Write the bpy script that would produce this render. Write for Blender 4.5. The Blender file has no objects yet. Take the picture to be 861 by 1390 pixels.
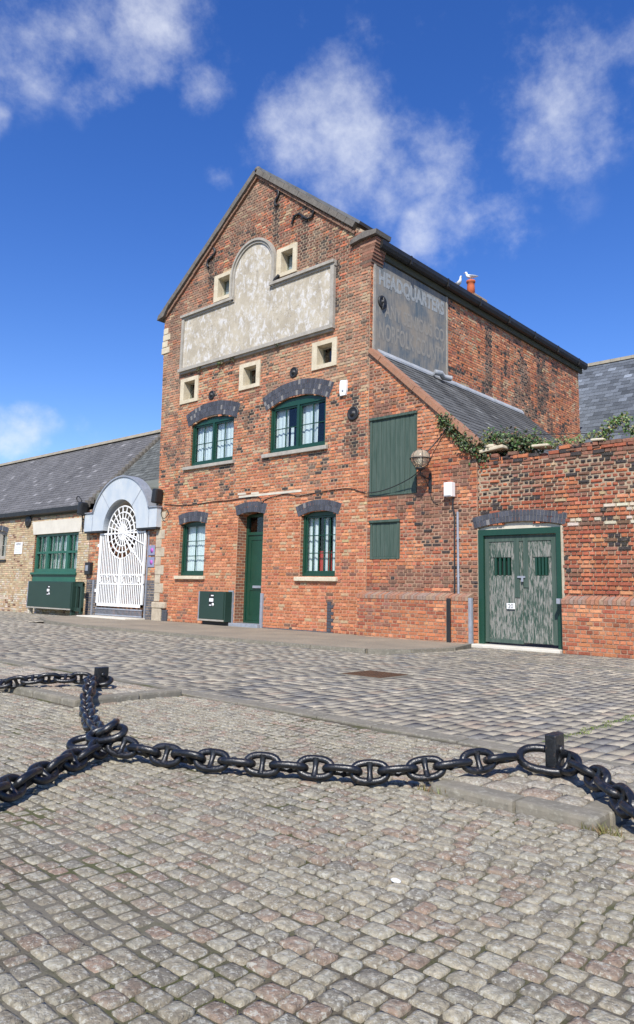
import bpy, bmesh, math, random
import numpy as np
from mathutils import Vector, Matrix
random.seed(7); RS = np.random.RandomState(11)
S = bpy.context.scene; COL = S.collection
PI = math.pi; rad = math.radians
D = 13.61            # the front plane of the buildings
XR = -10.75          # the side wall of the warehouse

# ------------------------------------------------------------------ numpy value noise (for choosing brick colours, dents)
_T = RS.rand(64, 64, 64)
def vn(p):
    p = np.asarray(p, float); i = np.floor(p).astype(int); f = p - i; f = f*f*(3-2*f); o = 0
    for a in (0, 1):
        for b in (0, 1):
            for c in (0, 1):
                w = (f[..., 0] if a else 1-f[..., 0])*(f[..., 1] if b else 1-f[..., 1])*(f[..., 2] if c else 1-f[..., 2])
                o = o + w*_T[(i[..., 0]+a) % 64, (i[..., 1]+b) % 64, (i[..., 2]+c) % 64]
    return o
def fbm(p, sc, n=3):
    p = np.asarray(p, float)*sc; o = 0; a = .5; t = 0
    for k in range(n): o = o + a*vn(p+k*17.3); t += a; a *= .55; p = p*2.1
    return o/t
def sstep(x, a, b):
    t = np.clip((x-a)/(b-a), 0, 1); return t*t*(3-2*t)

# ------------------------------------------------------------------ materials
def nodes(m):
    m.use_nodes = True; nt = m.node_tree; nt.nodes.clear(); return nt
class NT:
    def __init__(s, name):
        s.m = bpy.data.materials.new(name); s.t = nodes(s.m)
        s.out = s.t.nodes.new('ShaderNodeOutputMaterial'); s.b = s.t.nodes.new('ShaderNodeBsdfPrincipled')
        s.t.links.new(s.b.outputs[0], s.out.inputs[0])
    def n(s, ty, **k):
        x = s.t.nodes.new(ty)
        for a, v in k.items(): setattr(x, a, v)
        return x
    def l(s, a, b): s.t.links.new(a, b)
    def pos(s, scale=(1, 1, 1), obj=False):
        if obj: src = s.n('ShaderNodeTexCoord').outputs['Object']
        else: src = s.n('ShaderNodeNewGeometry').outputs['Position']
        mp = s.n('ShaderNodeMapping'); mp.inputs['Scale'].default_value = scale; s.l(src, mp.inputs[0]); return mp.outputs[0]
    def noise(s, vec, sc, det=4, rough=.55, dist=0):
        x = s.n('ShaderNodeTexNoise'); x.inputs['Scale'].default_value = sc; x.inputs['Detail'].default_value = det
        x.inputs['Roughness'].default_value = rough; x.inputs['Distortion'].default_value = dist; s.l(vec, x.inputs['Vector']); return x.outputs['Fac']
    def ramp(s, fac, stops):
        r = s.n('ShaderNodeValToRGB'); e = r.color_ramp.elements
        while len(e) < len(stops): e.new(.5)
        for i, (p, c) in enumerate(stops):
            e[i].position = p; e[i].color = (c[0], c[1], c[2], 1) if hasattr(c, '__len__') else (c, c, c, 1)
        s.l(fac, r.inputs[0]); return r.outputs[0]
    def mix(s, fac, a, b, mode='MIX'):
        x = s.n('ShaderNodeMix', data_type='RGBA', blend_type=mode)
        for sock, v in ((x.inputs[0], fac), (x.inputs[6], a), (x.inputs[7], b)):
            if isinstance(v, (int, float)): sock.default_value = v
            elif isinstance(v, tuple): sock.default_value = (v[0], v[1], v[2], 1)
            else: s.l(v, sock)
        return x.outputs[2]
    def math(s, op, a, b=0.0):
        x = s.n('ShaderNodeMath', operation=op)
        for i, v in enumerate((a, b)):
            if isinstance(v, (int, float)): x.inputs[i].default_value = v
            else: s.l(v, x.inputs[i])
        return x.outputs[0]
    def bump(s, h, strength=.4, dist=.01):
        x = s.n('ShaderNodeBump'); x.inputs['Strength'].default_value = strength; x.inputs['Distance'].default_value = dist
        s.l(h, x.inputs['Height']); s.l(x.outputs[0], s.b.inputs['Normal'])
    def base(s, c):
        if isinstance(c, tuple): s.b.inputs['Base Color'].default_value = (c[0], c[1], c[2], 1)
        else: s.l(c, s.b.inputs['Base Color'])
    def set(s, rough=.8, metal=0, spec=.5):
        s.b.inputs['Roughness'].default_value = rough; s.b.inputs['Metallic'].default_value = metal
        s.b.inputs['Specular IOR Level'].default_value = spec; return s
def simple(name, c, c2=None, sc=3, rough=.8, metal=0, spec=.4, bump=.15, bsc=40, bd=.005, scale=(1, 1, 1)):
    a = NT(name).set(rough, metal, spec); v = a.pos(scale)
    c2 = c2 or tuple(x*.7 for x in c)
    a.base(a.mix(a.ramp(a.noise(v, sc, 6, .65), [(.35, 0), (.65, 1)]), c, c2))
    a.bump(a.noise(v, bsc, 5, .6), bump, bd)
    return a.m
def attr_mat(name, rough=.9, nsc=60, nlo=.62, nhi=1.25, stain=None, bump=.5, bd=.004, spec=.25, lich=None):
    a = NT(name).set(rough, 0, spec); v = a.pos()
    at = a.n('ShaderNodeAttribute', attribute_name='Col')
    c = a.mix(1.0, at.outputs['Color'], a.ramp(a.noise(v, nsc, 4, .7), [(.3, nlo), (.7, nhi)]), 'MULTIPLY')
    if stain:
        for (sc, lo, hi, colr, amt) in stain:
            c = a.mix(a.math('MULTIPLY', a.ramp(a.noise(v, sc, 6, .7), [(lo, 0), (hi, 1)]), amt), c, colr)
    a.base(c); h = a.noise(v, nsc*1.3, 5, .7)
    a.bump(h, bump, bd)
    return a.m
M = {}
M['brick'] = attr_mat('weathered_brick', .92, 26, .7, 1.2, [(75, .56, .74, (.42, .34, .25), .55), (9, .55, .75, (.40, .30, .21), .35), (2.2, .60, .80, (.10, .075, .06), .4)], .8, .006)
def mortar(name, c, c2):
    a = NT(name).set(.95, 0, .2); v = a.pos()
    col = a.mix(a.ramp(a.noise(v, 3, 5, .6), [(.35, 0), (.65, 1)]), c, c2)
    col = a.mix(1.0, col, a.ramp(a.noise(v, 70, 3, .7), [(.3, .6), (.7, 1.15)]), 'MULTIPLY')
    # brick returns in the openings: courses along depth
    g = a.n('ShaderNodeNewGeometry'); sx = a.n('ShaderNodeSeparateXYZ'); a.l(g.outputs['Position'], sx.inputs[0])
    cb = a.n('ShaderNodeCombineXYZ'); a.l(a.math('ADD', sx.outputs[0], sx.outputs[1]), cb.inputs[0]); a.l(sx.outputs[2], cb.inputs[1])
    bt = a.n('ShaderNodeTexBrick'); a.l(cb.outputs[0], bt.inputs['Vector'])
    bt.inputs['Scale'].default_value = 1; bt.inputs['Brick Width'].default_value = .2; bt.inputs['Row Height'].default_value = .08
    bt.inputs['Mortar Size'].default_value = .006; bt.inputs['Color1'].default_value = (.36, .13, .06, 1); bt.inputs['Color2'].default_value = (.14, .07, .05, 1)
    bt.inputs['Mortar'].default_value = (c[0], c[1], c[2], 1)
    sn = a.n('ShaderNodeSeparateXYZ'); a.l(g.outputs['Normal'], sn.inputs[0])
    return a, col, bt.outputs['Color'], sn
def mortar_mat(name, c, c2, axis):
    a, col, br, sn = mortar(name, c, c2)
    if name == 'lime_mortar':
        sp = a.n('ShaderNodeSeparateXYZ'); a.l(a.pos(), sp.inputs[0]); z_ = a.math('ADD', sp.outputs[2], a.math('MULTIPLY', a.noise(a.pos(), .5, 3), 3.0))
        low = a.math('MULTIPLY', a.ramp(a.math('MULTIPLY', z_, .1), [(.42, 1), (.56, 0)]), a.math('GREATER_THAN', sp.outputs[0], -18.97))
        low = a.math('MULTIPLY', low, a.math('LESS_THAN', sp.outputs[0], -10.76))
        col = a.mix(a.math('MULTIPLY', low, .75), col, (.46, .24, .14))
    f = a.math('LESS_THAN', a.math('ABSOLUTE', sn.outputs[axis]), .5)
    a.base(a.mix(f, col, br)); a.bump(a.noise(a.pos(), 60, 4, .7), .6, .006); return a.m
M['mortar'] = mortar_mat('lime_mortar', (.46, .36, .25), (.30, .22, .15), 1)
M['mortar_red'] = mortar_mat('pink_mortar', (.42, .27, .18), (.30, .19, .13), 1)
M['mortar_side'] = mortar_mat('side_mortar', (.44, .32, .22), (.28, .19, .13), 0)
M['blue_brick'] = attr_mat('blue_engineering_brick', .6, 50, .75, 1.2, [(30, .6, .75, (.30, .29, .27), .35)], .4, .003, .4)
M['pale_mortar'] = simple('pale_mortar', (.36, .34, .31), (.24, .22, .2), 20)
def stone(name, c, c2, c3=None):
    a = NT(name).set(.9, 0, .2); v = a.pos()
    x = a.mix(a.ramp(a.noise(v, 4, 6, .7), [(.35, 0), (.68, 1)]), c, c2)
    x = a.mix(a.math('MULTIPLY', a.ramp(a.noise(v, 25, 5, .75), [(.52, 0), (.7, 1)]), .6), x, c3 or tuple(q*.55 for q in c2))
    a.base(x); a.bump(a.noise(v, 30, 6, .7), .4, .01); return a.m
M['stone'] = stone('limestone', (.62, .55, .41), (.48, .41, .29))
M['quoin'] = stone('worn_quoin_stone', (.50, .43, .32), (.36, .30, .22)); M['grey_stone'] = stone('grey_sill_stone', (.40, .37, .32), (.28, .26, .22))
M['coping'] = stone('coping_stone', (.17, .155, .135), (.10, .09, .08), (.28, .26, .22))
M['slatecap'] = simple('slate_grey_capping', (.095, .10, .105), (.15, .15, .15), 3, .7)
M['oversail'] = stone('oversailing_brick', (.26, .15, .10), (.17, .11, .08))
M['granite'] = stone('granite_kerb', (.23, .205, .16), (.15, .14, .11), (.40, .38, .31))
M['pave'] = None
def render_mat():
    a = NT('peeling_render').set(.9, 0, .2); v = a.pos()
    x = a.mix(a.ramp(a.noise(v, 2.2, 5, .6), [(.4, 0), (.62, 1)]), (.46, .41, .32), (.37, .325, .25))
    x = a.mix(a.math('MULTIPLY', a.ramp(a.noise(a.pos((1.2, 1, .8)), 5.5, 8, .72, .6), [(.50, 0), (.60, 1)]), .8), x, (.60, .59, .57))
    x = a.mix(a.math('MULTIPLY', a.ramp(a.noise(a.pos((3, 1, .5)), 3, 6, .7), [(.56, 0), (.75, 1)]), .5), x, (.17, .15, .13))
    ck = a.n('ShaderNodeTexVoronoi', feature='DISTANCE_TO_EDGE'); ck.inputs['Scale'].default_value = 1.3; wv = a.n('ShaderNodeVectorMath', operation='ADD'); nn = a.n('ShaderNodeTexNoise'); nn.inputs['Scale'].default_value = 4; a.l(v, nn.inputs['Vector']); a.l(v, wv.inputs[0]); a.l(nn.outputs['Color'], wv.inputs[1]); a.l(wv.outputs[0], ck.inputs['Vector'])
    x = a.mix(a.math('MULTIPLY', a.ramp(ck.outputs['Distance'], [(.0, 1), (.014, 0)]), .55), x, (.15, .13, .11))
    a.base(x); a.bump(a.noise(v, 9, 8, .75), .5, .02); return a.m
M['render'] = render_mat()
def sign_mat():
    a = NT('faded_sign_paint').set(.85, 0, .25)
    s1 = a.noise(a.pos((1, 9, .7)), 3, 6, .7); s2 = a.noise(a.pos(), 1.3, 4, .6)
    x = a.mix(a.ramp(s2, [(.38, 0), (.6, 1)]), (.09, .12, .145), (.25, .22, .18))
    x = a.mix(a.math('MULTIPLY', a.ramp(s1, [(.45, 0), (.7, 1)]), .55), x, (.38, .34, .28))
    a.base(x); a.bump(a.noise(a.pos(), 30, 4), .3, .005); return a.m
M['sign'] = sign_mat()
def letter_mat(name, c, lo, hi):
    a = NT(name).set(.85, 0, .2); a.base(a.mix(a.ramp(a.noise(a.pos((1, 7, .8)), 7, 6, .7), [(lo, 0), (hi, 1)]), c, (.22, .215, .20))); return a.m
M['letters'] = letter_mat('faded_blue_white_letter_paint', (.40, .45, .48),   .34, .60)
M['letters_dim'] = letter_mat('worn_cream_letter_paint', (.36, .32, .26), .34, .58)
M['green'] = simple('green_gloss_paint', (.010, .052, .031), (.008, .042, .026), 2, .38, 0, .5, .06)
M['green_dull'] = simple('faded_green_boards', (.040, .070, .054), (.075, .105, .085), 5, .65, 0, .3, .3, 30, .006, (3, 1, .25))
M['locker'] = simple('dark_green_steel', (.020, .045, .034), (.018, .04, .03), 1.5, .45, 0, .4, .03)
M['teal'] = simple('teal_green_paint', (.02, .11, .07), (.015, .09, .06), 2, .4, 0, .5, .05)
def gate_mat():
    a = NT('peeling_green_gate_paint').set(.8, 0, .25)
    n = a.noise(a.pos((9, 9, 1.3)), 4.6, 8, .74, .3); n2 = a.noise(a.pos((30, 30, 2.5)), 2, 6, .75)
    gx = a.noise(a.pos((1, 1, .5)), 3, 3)
    w = a.mix(a.ramp(n2, [(.3, 0), (.7, 1)]), (.33, .325, .29), (.13, .125, .11))
    k = a.math('ADD', a.math('MULTIPLY', n, .8), a.math('MULTIPLY', gx, .25))
    x = a.mix(a.ramp(k, [(.49, 0), (.555, 1)]), (.040, .074, .056), w)
    a.base(x); a.bump(n2, .6, .006); return a.m
M['gate_paint'] = gate_mat()
M['black'] = simple('black_iron', (.012, .012, .013), (.02, .02, .02), 5, .5, 0, .5, .15, 60)
M['gutter'] = simple('gutter_iron', (.014, .014, .015), (.025, .024, .022), 5, .5)
M['soffit'] = simple('olive_fascia', (.05, .05, .03), (.09, .085, .055), 6, .8, scale=(1, .3, 3))
def chain_mat():
    a = NT('black_bitumen_chain_paint').set(.32, 0, .6); v = a.pos()
    x = a.mix(a.ramp(a.noise(v, 14, 6, .7), [(.55, 0), (.72, 1)]), (.008, .009, .011), (.03, .03, .032))
    a.base(a.mix(a.ramp(a.noise(v, 45, 4, .7), [(.60, 0), (.70, 1)]), x, (.085, .06, .045)))
    r = a.n('ShaderNodeMapRange'); a.l(a.noise(v, 30, 4), r.inputs[0]); r.inputs[3].default_value = .18; r.inputs[4].default_value = .5
    a.l(r.outputs[0], a.b.inputs['Roughness']); a.bump(a.noise(v, 55, 5, .65), .45, .006); return a.m
M['chain'] = chain_mat()
M['white'] = simple('white_gloss_paint', (.82, .82, .80), (.70, .70, .68), 8, .4, 0, .4, .05)
M['white_plastic'] = simple('white_plastic', (.8, .8, .79), (.72, .72, .70), 5, .4)
M['lead'] = simple('lead_flashing', (.26, .28, .30), (.40, .41, .42), 3, .6, 0, .4)
M['galv'] = simple('galvanised_steel', (.36, .38, .42), (.26, .28, .31), 8, .5, .3)
def portal_mat():
    a = NT('weathered_zinc_cladding').set(.55, 0, .4); v = a.pos()
    x = a.mix(a.ramp(a.noise(a.pos((1, 1, .5)), 3, 5, .65), [(.35, 0), (.65, 1)]), (.40, .455, .50), (.50, .53, .54))
    a.base(x); a.bump(a.noise(v, 12, 4), .1, .01); return a.m
M['zinc'] = portal_mat()
M['cream'] = simple('cream_paint', (.60, .55, .44), (.50, .45, .36), 4, .7)
M['lintel'] = simple('pale_concrete_lintel', (.62, .58, .49), (.54, .50, .42), 3, .8, bump=.1)
M['leadroof'] = simple('olive_grey_lead_sheet', (.15, .16, .13), (.12, .125, .105), 1.5, .7)
def cloth(name, c):
    a = NT(name).set(.9, 0, .2); a.base(c); return a.m
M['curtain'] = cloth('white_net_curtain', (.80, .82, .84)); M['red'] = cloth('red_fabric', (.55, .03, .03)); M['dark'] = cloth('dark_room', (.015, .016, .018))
M['ink'] = cloth('grey_ink', (.10, .10, .10)); M['grey_in'] = cloth('passage_plaster', (.42, .40, .38))
M['magenta'] = cloth('plaque_magenta', (.42, .12, .40)); M['plaque'] = simple('plaque_grey', (.24, .25, .36), (.2, .22, .3))
M['terracotta'] = simple('terracotta', (.52, .13, .05), (.40, .10, .04), 6, .8)
M['feather'] = cloth('white_feathers', (.8, .8, .8)); M['wing'] = cloth('grey_wing', (.35, .37, .40)); M['beak'] = cloth('yellow_beak', (.6, .35, .03))
def glass():
    m = bpy.data.materials.new('window_glass'); t = nodes(m)
    o = t.nodes.new('ShaderNodeOutputMaterial'); mx = t.nodes.new('ShaderNodeMixShader'); tr = t.nodes.new('ShaderNodeBsdfTransparent'); gl = t.nodes.new('ShaderNodeBsdfGlossy')
    lw = t.nodes.new('ShaderNodeLayerWeight'); lw.inputs[0].default_value = .12
    tr.inputs[0].default_value = (.86, .90, .90, 1); gl.inputs['Roughness'].default_value = .02
    mp = t.nodes.new('ShaderNodeMath'); mp.operation = 'MULTIPLY_ADD'; mp.inputs[1].default_value = .8; mp.inputs[2].default_value = .04
    t.links.new(lw.outputs[0], mp.inputs[0]); t.links.new(mp.outputs[0], mx.inputs[0]); t.links.new(tr.outputs[0], mx.inputs[1]); t.links.new(gl.outputs[0], mx.inputs[2]); t.links.new(mx.outputs[0], o.inputs[0]); return m
M['glass'] = glass()
def lampglass():
    a = NT('smoky_lamp_glass').set(.12, 0, .6); a.base((.62, .55, .42)); a.b.inputs['Transmission Weight'].default_value = .6; a.b.inputs['IOR'].default_value = 1.2; return a.m
M['lampglass'] = lampglass()
M['slate'] = attr_mat('roof_slate', .8, 18, .75, 1.2, [(3, .58, .75, (.20, .20, .18), .35), (40, .68, .76, (.30, .30, .28), .2)], .5, .004, .2)
M['under'] = simple('roof_underlay', (.03, .03, .03))
M['lichen_ridge'] = stone('ridge_tile', (.30, .27, .21), (.20, .19, .16), (.42, .28, .08))
M['verge'] = stone('clay_verge_tile', (.34, .165, .10), (.26, .14, .09), (.36, .28, .2))
M['sett'] = attr_mat('old_granite_setts', .85, 42, .5, 1.3, [(5.5, .46, .66, (.27, .24, .175), .6), (1.3, .52, .70, (.17, .15, .11), .45), (55, .53, .60, (.48, .46, .38), .85), (14, .54, .62, (.40, .38, .30), .5), (22, .60, .68, (.30, .31, .24), .6), (33, .60, .69, (.085, .075, .06), .75), (130, .60, .68, (.55, .54, .49), .8), (10, .68, .74, (.28, .17, .05), .35)], 1.0, .014, .25)
M['roadsett'] = attr_mat('worn_road_setts', .82, 35, .7, 1.2, [(50, .58, .70, (.37, .35, .29), .5), (3, .5, .7, (.22, .20, .165), .5)], .7, .006, .2)
def joint_mat():
    a = NT('joint_grit_and_moss').set(.95, 0, .1); v = a.pos()
    x = a.mix(a.ramp(a.noise(v, 60, 5, .7), [(.35, 0), (.65, 1)]), (.075, .065, .048), (.16, .14, .105)); x = a.mix(a.ramp(a.noise(v, .9, 4), [(.42, 0), (.58, .85)]), x, (.22, .20, .155))
    x = a.mix(a.math('MULTIPLY', a.ramp(a.noise(v, 2.6, 5, .65), [(.47, 0), (.62, 1)]), .7), x, (.075, .085, .022))
    a.base(x); a.bump(a.noise(v, 90, 5, .8), .8, .01); return a.m
M['joint'] = joint_mat()
def ground_mat():
    a = NT('old_tarmac').set(.95, 0, .2); v = a.pos()
    a.base(a.mix(a.noise(v, 1.2, 6), (.10, .095, .085), (.16, .15, .13))); a.bump(a.noise(v, 30, 5), .3, .01); return a.m
M['ground'] = ground_mat()
M['roadjoint'] = simple('road_joint_grit', (.19, .17, .135), (.14, .125, .10), 15)
def pave_mat():
    a = NT('worn_concrete_pavement').set(.85, 0, .25); v = a.pos()
    x = a.mix(a.ramp(a.noise(v, .9, 6, .65), [(.35, 0), (.65, 1)]), (.31, .26, .19), (.22, .19, .145))
    x = a.mix(1.0, x, a.ramp(a.noise(v, 45, 5, .7), [(.3, .7), (.7, 1.2)]), 'MULTIPLY')
    a.base(x); a.bump(a.noise(v, 40, 5), .4, .01); return a.m
M['pave'] = pave_mat()
M['rust'] = simple('rusty_iron', (.14, .075, .04), (.09, .055, .035), 12, .7, .3)
def leaf_mat(name, c, c2):
    a = NT(name).set(.45, 0, .4); at = a.n('ShaderNodeAttribute', attribute_name='Col'); a.base(at.outputs['Color'])
    a.b.inputs['Subsurface Weight'].default_value = 0; return a.m
M['leaf'] = leaf_mat('ivy_leaf', 0, 0)
M['stem'] = simple('woody_stem', (.12, .085, .05)); M['timber'] = simple('bare_timber', (.33, .25, .16), (.22, .17, .11), 8)

# ------------------------------------------------------------------ object helpers
def bake(o, parent=None, origin=None):
    """move the object's origin to the foot of its own mesh, then hang it on its parent"""
    me = o.data
    if len(me.vertices):
        co = np.empty(len(me.vertices)*3); me.vertices.foreach_get('co', co); co = co.reshape(-1, 3)
        if origin is None: origin = Vector(((co[:, 0].min()+co[:, 0].max())/2, (co[:, 1].min()+co[:, 1].max())/2, co[:, 2].min()))
    origin = Vector(origin or (0, 0, 0)); me.transform(Matrix.Translation(-origin))
    o.location = origin
    if parent is not None:
        o.parent = parent; o.location = origin - world_loc(parent)
    return o
WL = {}
def world_loc(o): return WL[o.name]
def reg(o, parent):
    WL[o.name] = Vector(o.location) + (world_loc(parent) if parent is not None else Vector())
def empty(name, loc, label, cat, group=None):
    o = bpy.data.objects.new(name, None); COL.objects.link(o); o.location = loc; o.empty_display_size = .3
    o['label'] = label; o['category'] = cat
    if group: o['group'] = group
    WL[o.name] = Vector(loc); return o
def tag(o, label, cat, group=None, kind=None):
    o['label'] = label; o['category'] = cat
    if group: o['group'] = group
    if kind: o['kind'] = kind
    return o
def struct(o, kind='structure'): o['kind'] = kind; return o
class MB:
    """collects quads / prisms with a colour per piece and links them as one mesh object"""
    def __init__(s): s.v = []; s.f = []; s.mi = []; s.c = []; s.sm = []
    def add(s, vs, fs, mi=0, col=(1, 1, 1), smooth=False):
        b = len(s.v); s.v += [tuple(q) for q in vs]; s.f += [tuple(b+i for i in f) for f in fs]; s.mi += [mi]*len(fs); s.c += [col]*len(vs); s.sm += [smooth]*len(fs); return s
    def box(s, x0, x1, y0, y1, z0, z1, mi=0, col=(1, 1, 1), bev=0, rot=None):
        if bev:
            bm = bmesh.new(); bmesh.ops.create_cube(bm, size=1)
            for v in bm.verts: v.co = Vector(((x0+x1)/2+v.co.x*(x1-x0), (y0+y1)/2+v.co.y*(y1-y0), (z0+z1)/2+v.co.z*(z1-z0)))
            bmesh.ops.bevel(bm, geom=bm.edges[:], offset=min(bev, (x1-x0)*.45, (y1-y0)*.45, (z1-z0)*.45), segments=2, affect='EDGES', profile=.6)
            vs = [v.co.copy() for v in bm.verts]; fs = [[v.index for v in f.verts] for f in bm.faces]; bm.verts.index_update(); bm.free()
        else:
            vs = [(x, y, z) for x in (x0, x1) for y in (y0, y1) for z in (z0, z1)]
            fs = [(0, 1, 3, 2), (4, 6, 7, 5), (0, 4, 5, 1), (2, 3, 7, 6), (0, 2, 6, 4), (1, 5, 7, 3)]
        if rot is not None: vs = [rot @ Vector(q) for q in vs]
        return s.add(vs, fs, mi, col)
    def prism(s, poly, a0, a1, axis='y', mi=0, col=(1, 1, 1)):
        """poly: (u,z) points anticlockwise seen from the front; extruded along y (or x) from a0 to a1"""
        n = len(poly); P = (lambda u, z, a: (u, a, z)) if axis == 'y' else ((lambda u, z, a: (a, u, z)) if axis == 'x' else (lambda u, z, a: (u, z, a)))
        vs = [P(u, z, a0) for u, z in poly]+[P(u, z, a1) for u, z in poly]
        fs = [tuple(range(n)), tuple(range(2*n-1, n-1, -1))]+[(i, i+n, (i+1) % n+n, (i+1) % n) for i in range(n)]
        return s.add(vs, fs, mi, col)
    def tube(s, pts, r, n=8, mi=0, cap=True, col=(1, 1, 1), closed=False):
        pts = [Vector(p) for p in pts]; m = len(pts); rr = r if hasattr(r, '__len__') else [r]*m
        T = []
        for i in range(m):
            a = pts[(i-1) % m] if (closed or i > 0) else pts[i]; b = pts[(i+1) % m] if (closed or i < m-1) else pts[i]
            T.append((b-a).normalized() if (b-a).length > 1e-9 else Vector((0, 0, 1)))
        u = T[0].orthogonal().normalized(); vs = []
        for i in range(m):
            u = (u-T[i]*u.dot(T[i])); u = u.normalized() if u.length > 1e-6 else T[i].orthogonal().normalized()
            w = T[i].cross(u)
            for k in range(n):
                a = 2*PI*k/n; vs.append(pts[i]+(u*math.cos(a)+w*math.sin(a))*rr[i])
        fs = []
        for i in range(m if closed else m-1):
            j = (i+1) % m
            for k in range(n): fs.append((i*n+k, i*n+(k+1) % n, j*n+(k+1) % n, j*n+k))
        s.add(vs, fs, mi, col, True)
        if cap and not closed: s.add([vs[k] for k in range(n)], [tuple(range(n-1, -1, -1))], mi, col); s.add([vs[(m-1)*n+k] for k in range(n)], [tuple(range(n))], mi, col)
        return s
    def lathe(s, prof, c, axis='z', n=20, mi=0, smooth=True, col=(1, 1, 1)):
        vs = []
        for r, h in prof:
            for k in range(n):
                a = 2*PI*k/n
                if axis == 'z': vs.append((c[0]+r*math.cos(a), c[1]+r*math.sin(a), c[2]+h))
                elif axis == 'y': vs.append((c[0]+r*math.cos(a), c[1]-h, c[2]+r*math.sin(a)))
                else: vs.append((c[0]+h, c[1]+r*math.cos(a), c[2]+r*math.sin(a)))
        fs = [(i*n+k, i*n+(k+1) % n, (i+1)*n+(k+1) % n, (i+1)*n+k) for i in range(len(prof)-1) for k in range(n)]
        fs += [tuple(range(n-1, -1, -1)), tuple(range((len(prof)-1)*n, len(prof)*n))]
        return s.add(vs, fs, mi, col, smooth)
    def build(s, name, mats, parent=None, origin=None, fix=True):
        me = bpy.data.meshes.new(name); me.from_pydata(s.v, [], s.f)
        mats = mats if isinstance(mats, (list, tuple)) else [mats]
        for m in mats: me.materials.append(m)
        me.polygons.foreach_set('material_index', s.mi); me.polygons.foreach_set('use_smooth', s.sm)
        ca = me.color_attributes.new('Col', 'FLOAT_COLOR', 'POINT')
        ca.data.foreach_set('color', np.c_[np.array(s.c, float).reshape(-1, 3), np.ones(len(s.v))].ravel())
        if fix:
            bm = bmesh.new(); bm.from_mesh(me); bmesh.ops.recalc_face_normals(bm, faces=bm.faces[:]); bm.to_mesh(me); bm.free()
        o = bpy.data.objects.new(name, me); COL.objects.link(o); bake(o, parent, origin); reg(o, parent); return o

def poly_sheet(name, outer, holes, y0, t, mats, parent=None, axis='y', build=True):
    """slab with holes, front face at y0 (facing -Y) or x0 (facing +X)"""
    cu = bpy.data.curves.new(name, 'CURVE'); cu.dimensions = '2D'; cu.fill_mode = 'BOTH'; cu.extrude = t/2
    for pl in [outer]+holes:
        sp = cu.splines.new('POLY'); sp.points.add(len(pl)-1); sp.use_cyclic_u = True
        for i, (a, b) in enumerate(pl): sp.points[i].co = (a, b, 0, 1)
    tmp = bpy.data.objects.new('t', cu); COL.objects.link(tmp); dg = bpy.context.evaluated_depsgraph_get(); dg.update()
    me = bpy.data.meshes.new_from_object(tmp.evaluated_get(dg)); bpy.data.objects.remove(tmp)
    mb = MB()
    if axis == 'y': vs = [(v.co.x, y0+t/2-v.co.z, v.co.y) for v in me.vertices]
    else: vs = [(y0-t/2+v.co.z, v.co.x, v.co.y) for v in me.vertices]
    mb.add(vs, [tuple(p.vertices) for p in me.polygons])
    return mb.build(name, mats, parent) if build else mb
def arc(x0, x1, zs, zc, n=14):
    """segmental arch from (x0,zs) over crown zc to (x1,zs)"""
    w = (x1-x0)/2; r = zc-zs; R = (w*w+r*r)/(2*r); cz = zc-R; cx = (x0+x1)/2; a = math.asin(w/R)
    return [(cx+R*math.sin(-a+2*a*i/n), cz+R*math.cos(-a+2*a*i/n)) for i in range(n+1)], (cx, cz, R, a)
def arch_poly(x0, x1, z0, zs, zc, n=14):
    a, _ = arc(x0, x1, zs, zc, n); return [(x0, z0), (x1, z0)]+a[::-1]

# ------------------------------------------------------------------ brickwork: every brick is a little block standing proud of the mortar
PAL = {'dark': (0.045, 0.038, 0.038), 'brown': (0.18, 0.095, 0.065), 'rust': (0.26, 0.115, 0.075), 'red': (0.31, 0.092, 0.05), 'pink': (.44, .15, .08), 'orange': (0.44, 0.155, 0.072), 'light': (.57, .24, .12), 'buff': (0.44, 0.31, 0.185), 'yellow': (0.5, 0.39, 0.24), 'pale': (0.54, 0.47, 0.36)}
PK = list(PAL); PV = np.array([PAL[k] for k in PK])
def palette(U, Z, dist_fn):
    """dist_fn returns weights (N, len(PK)) """
    W = dist_fn(U, Z); W = W/W.sum(1, keepdims=True); c = W.cumsum(1); r = (.5+(RS.rand(len(U))-.5)*.82+(fbm(np.c_[U*1.7, Z*2.2, Z*0+60], 1.3, 3)-.5)*1.15).clip(.001, .999)[:, None]; idx = (r > c).sum(1).clip(0, len(PK)-1)
    col = PV[idx]*(1+RS.randn(len(U), 1)*.10)*(1+RS.randn(len(U), 3)*.035); return col.clip(.01, .9), idx
def wts(**k): return np.array([k.get(p, 0) for p in PK], float)
def brick_arrays(z0, z1, spans, L=.235, h=.08, joint=.013, seed=0, zwob=0):
    rows = []; R = np.random.RandomState(seed); nz = int(round((z1-z0)/h))
    for r in range(nz):
        zb = z0+r*h; w = L if r % 2 == 0 else L/2; off = (0 if r % 2 == 0 else L/4)+ (R.rand()-.5)*.01
        for (a, b) in spans(zb+h/2):
            if b-a < .03: continue
            k0 = math.floor((a-off)/w); k1 = math.ceil((b-off)/w)
            ed = off+np.arange(k0, k1+1)*w; ed = ed+(R.rand(len(ed))-.5)*.012
            l = np.maximum(ed[:-1], a); rr = np.minimum(ed[1:], b); ok = rr-l > .03
            n = ok.sum()
            if n: rows.append(np.c_[l[ok]+joint/2, rr[ok]-joint/2, np.full(n, zb+joint/2), np.full(n, zb+h-joint/2)])
    return np.concatenate(rows) if rows else np.zeros((0, 4))
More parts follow.
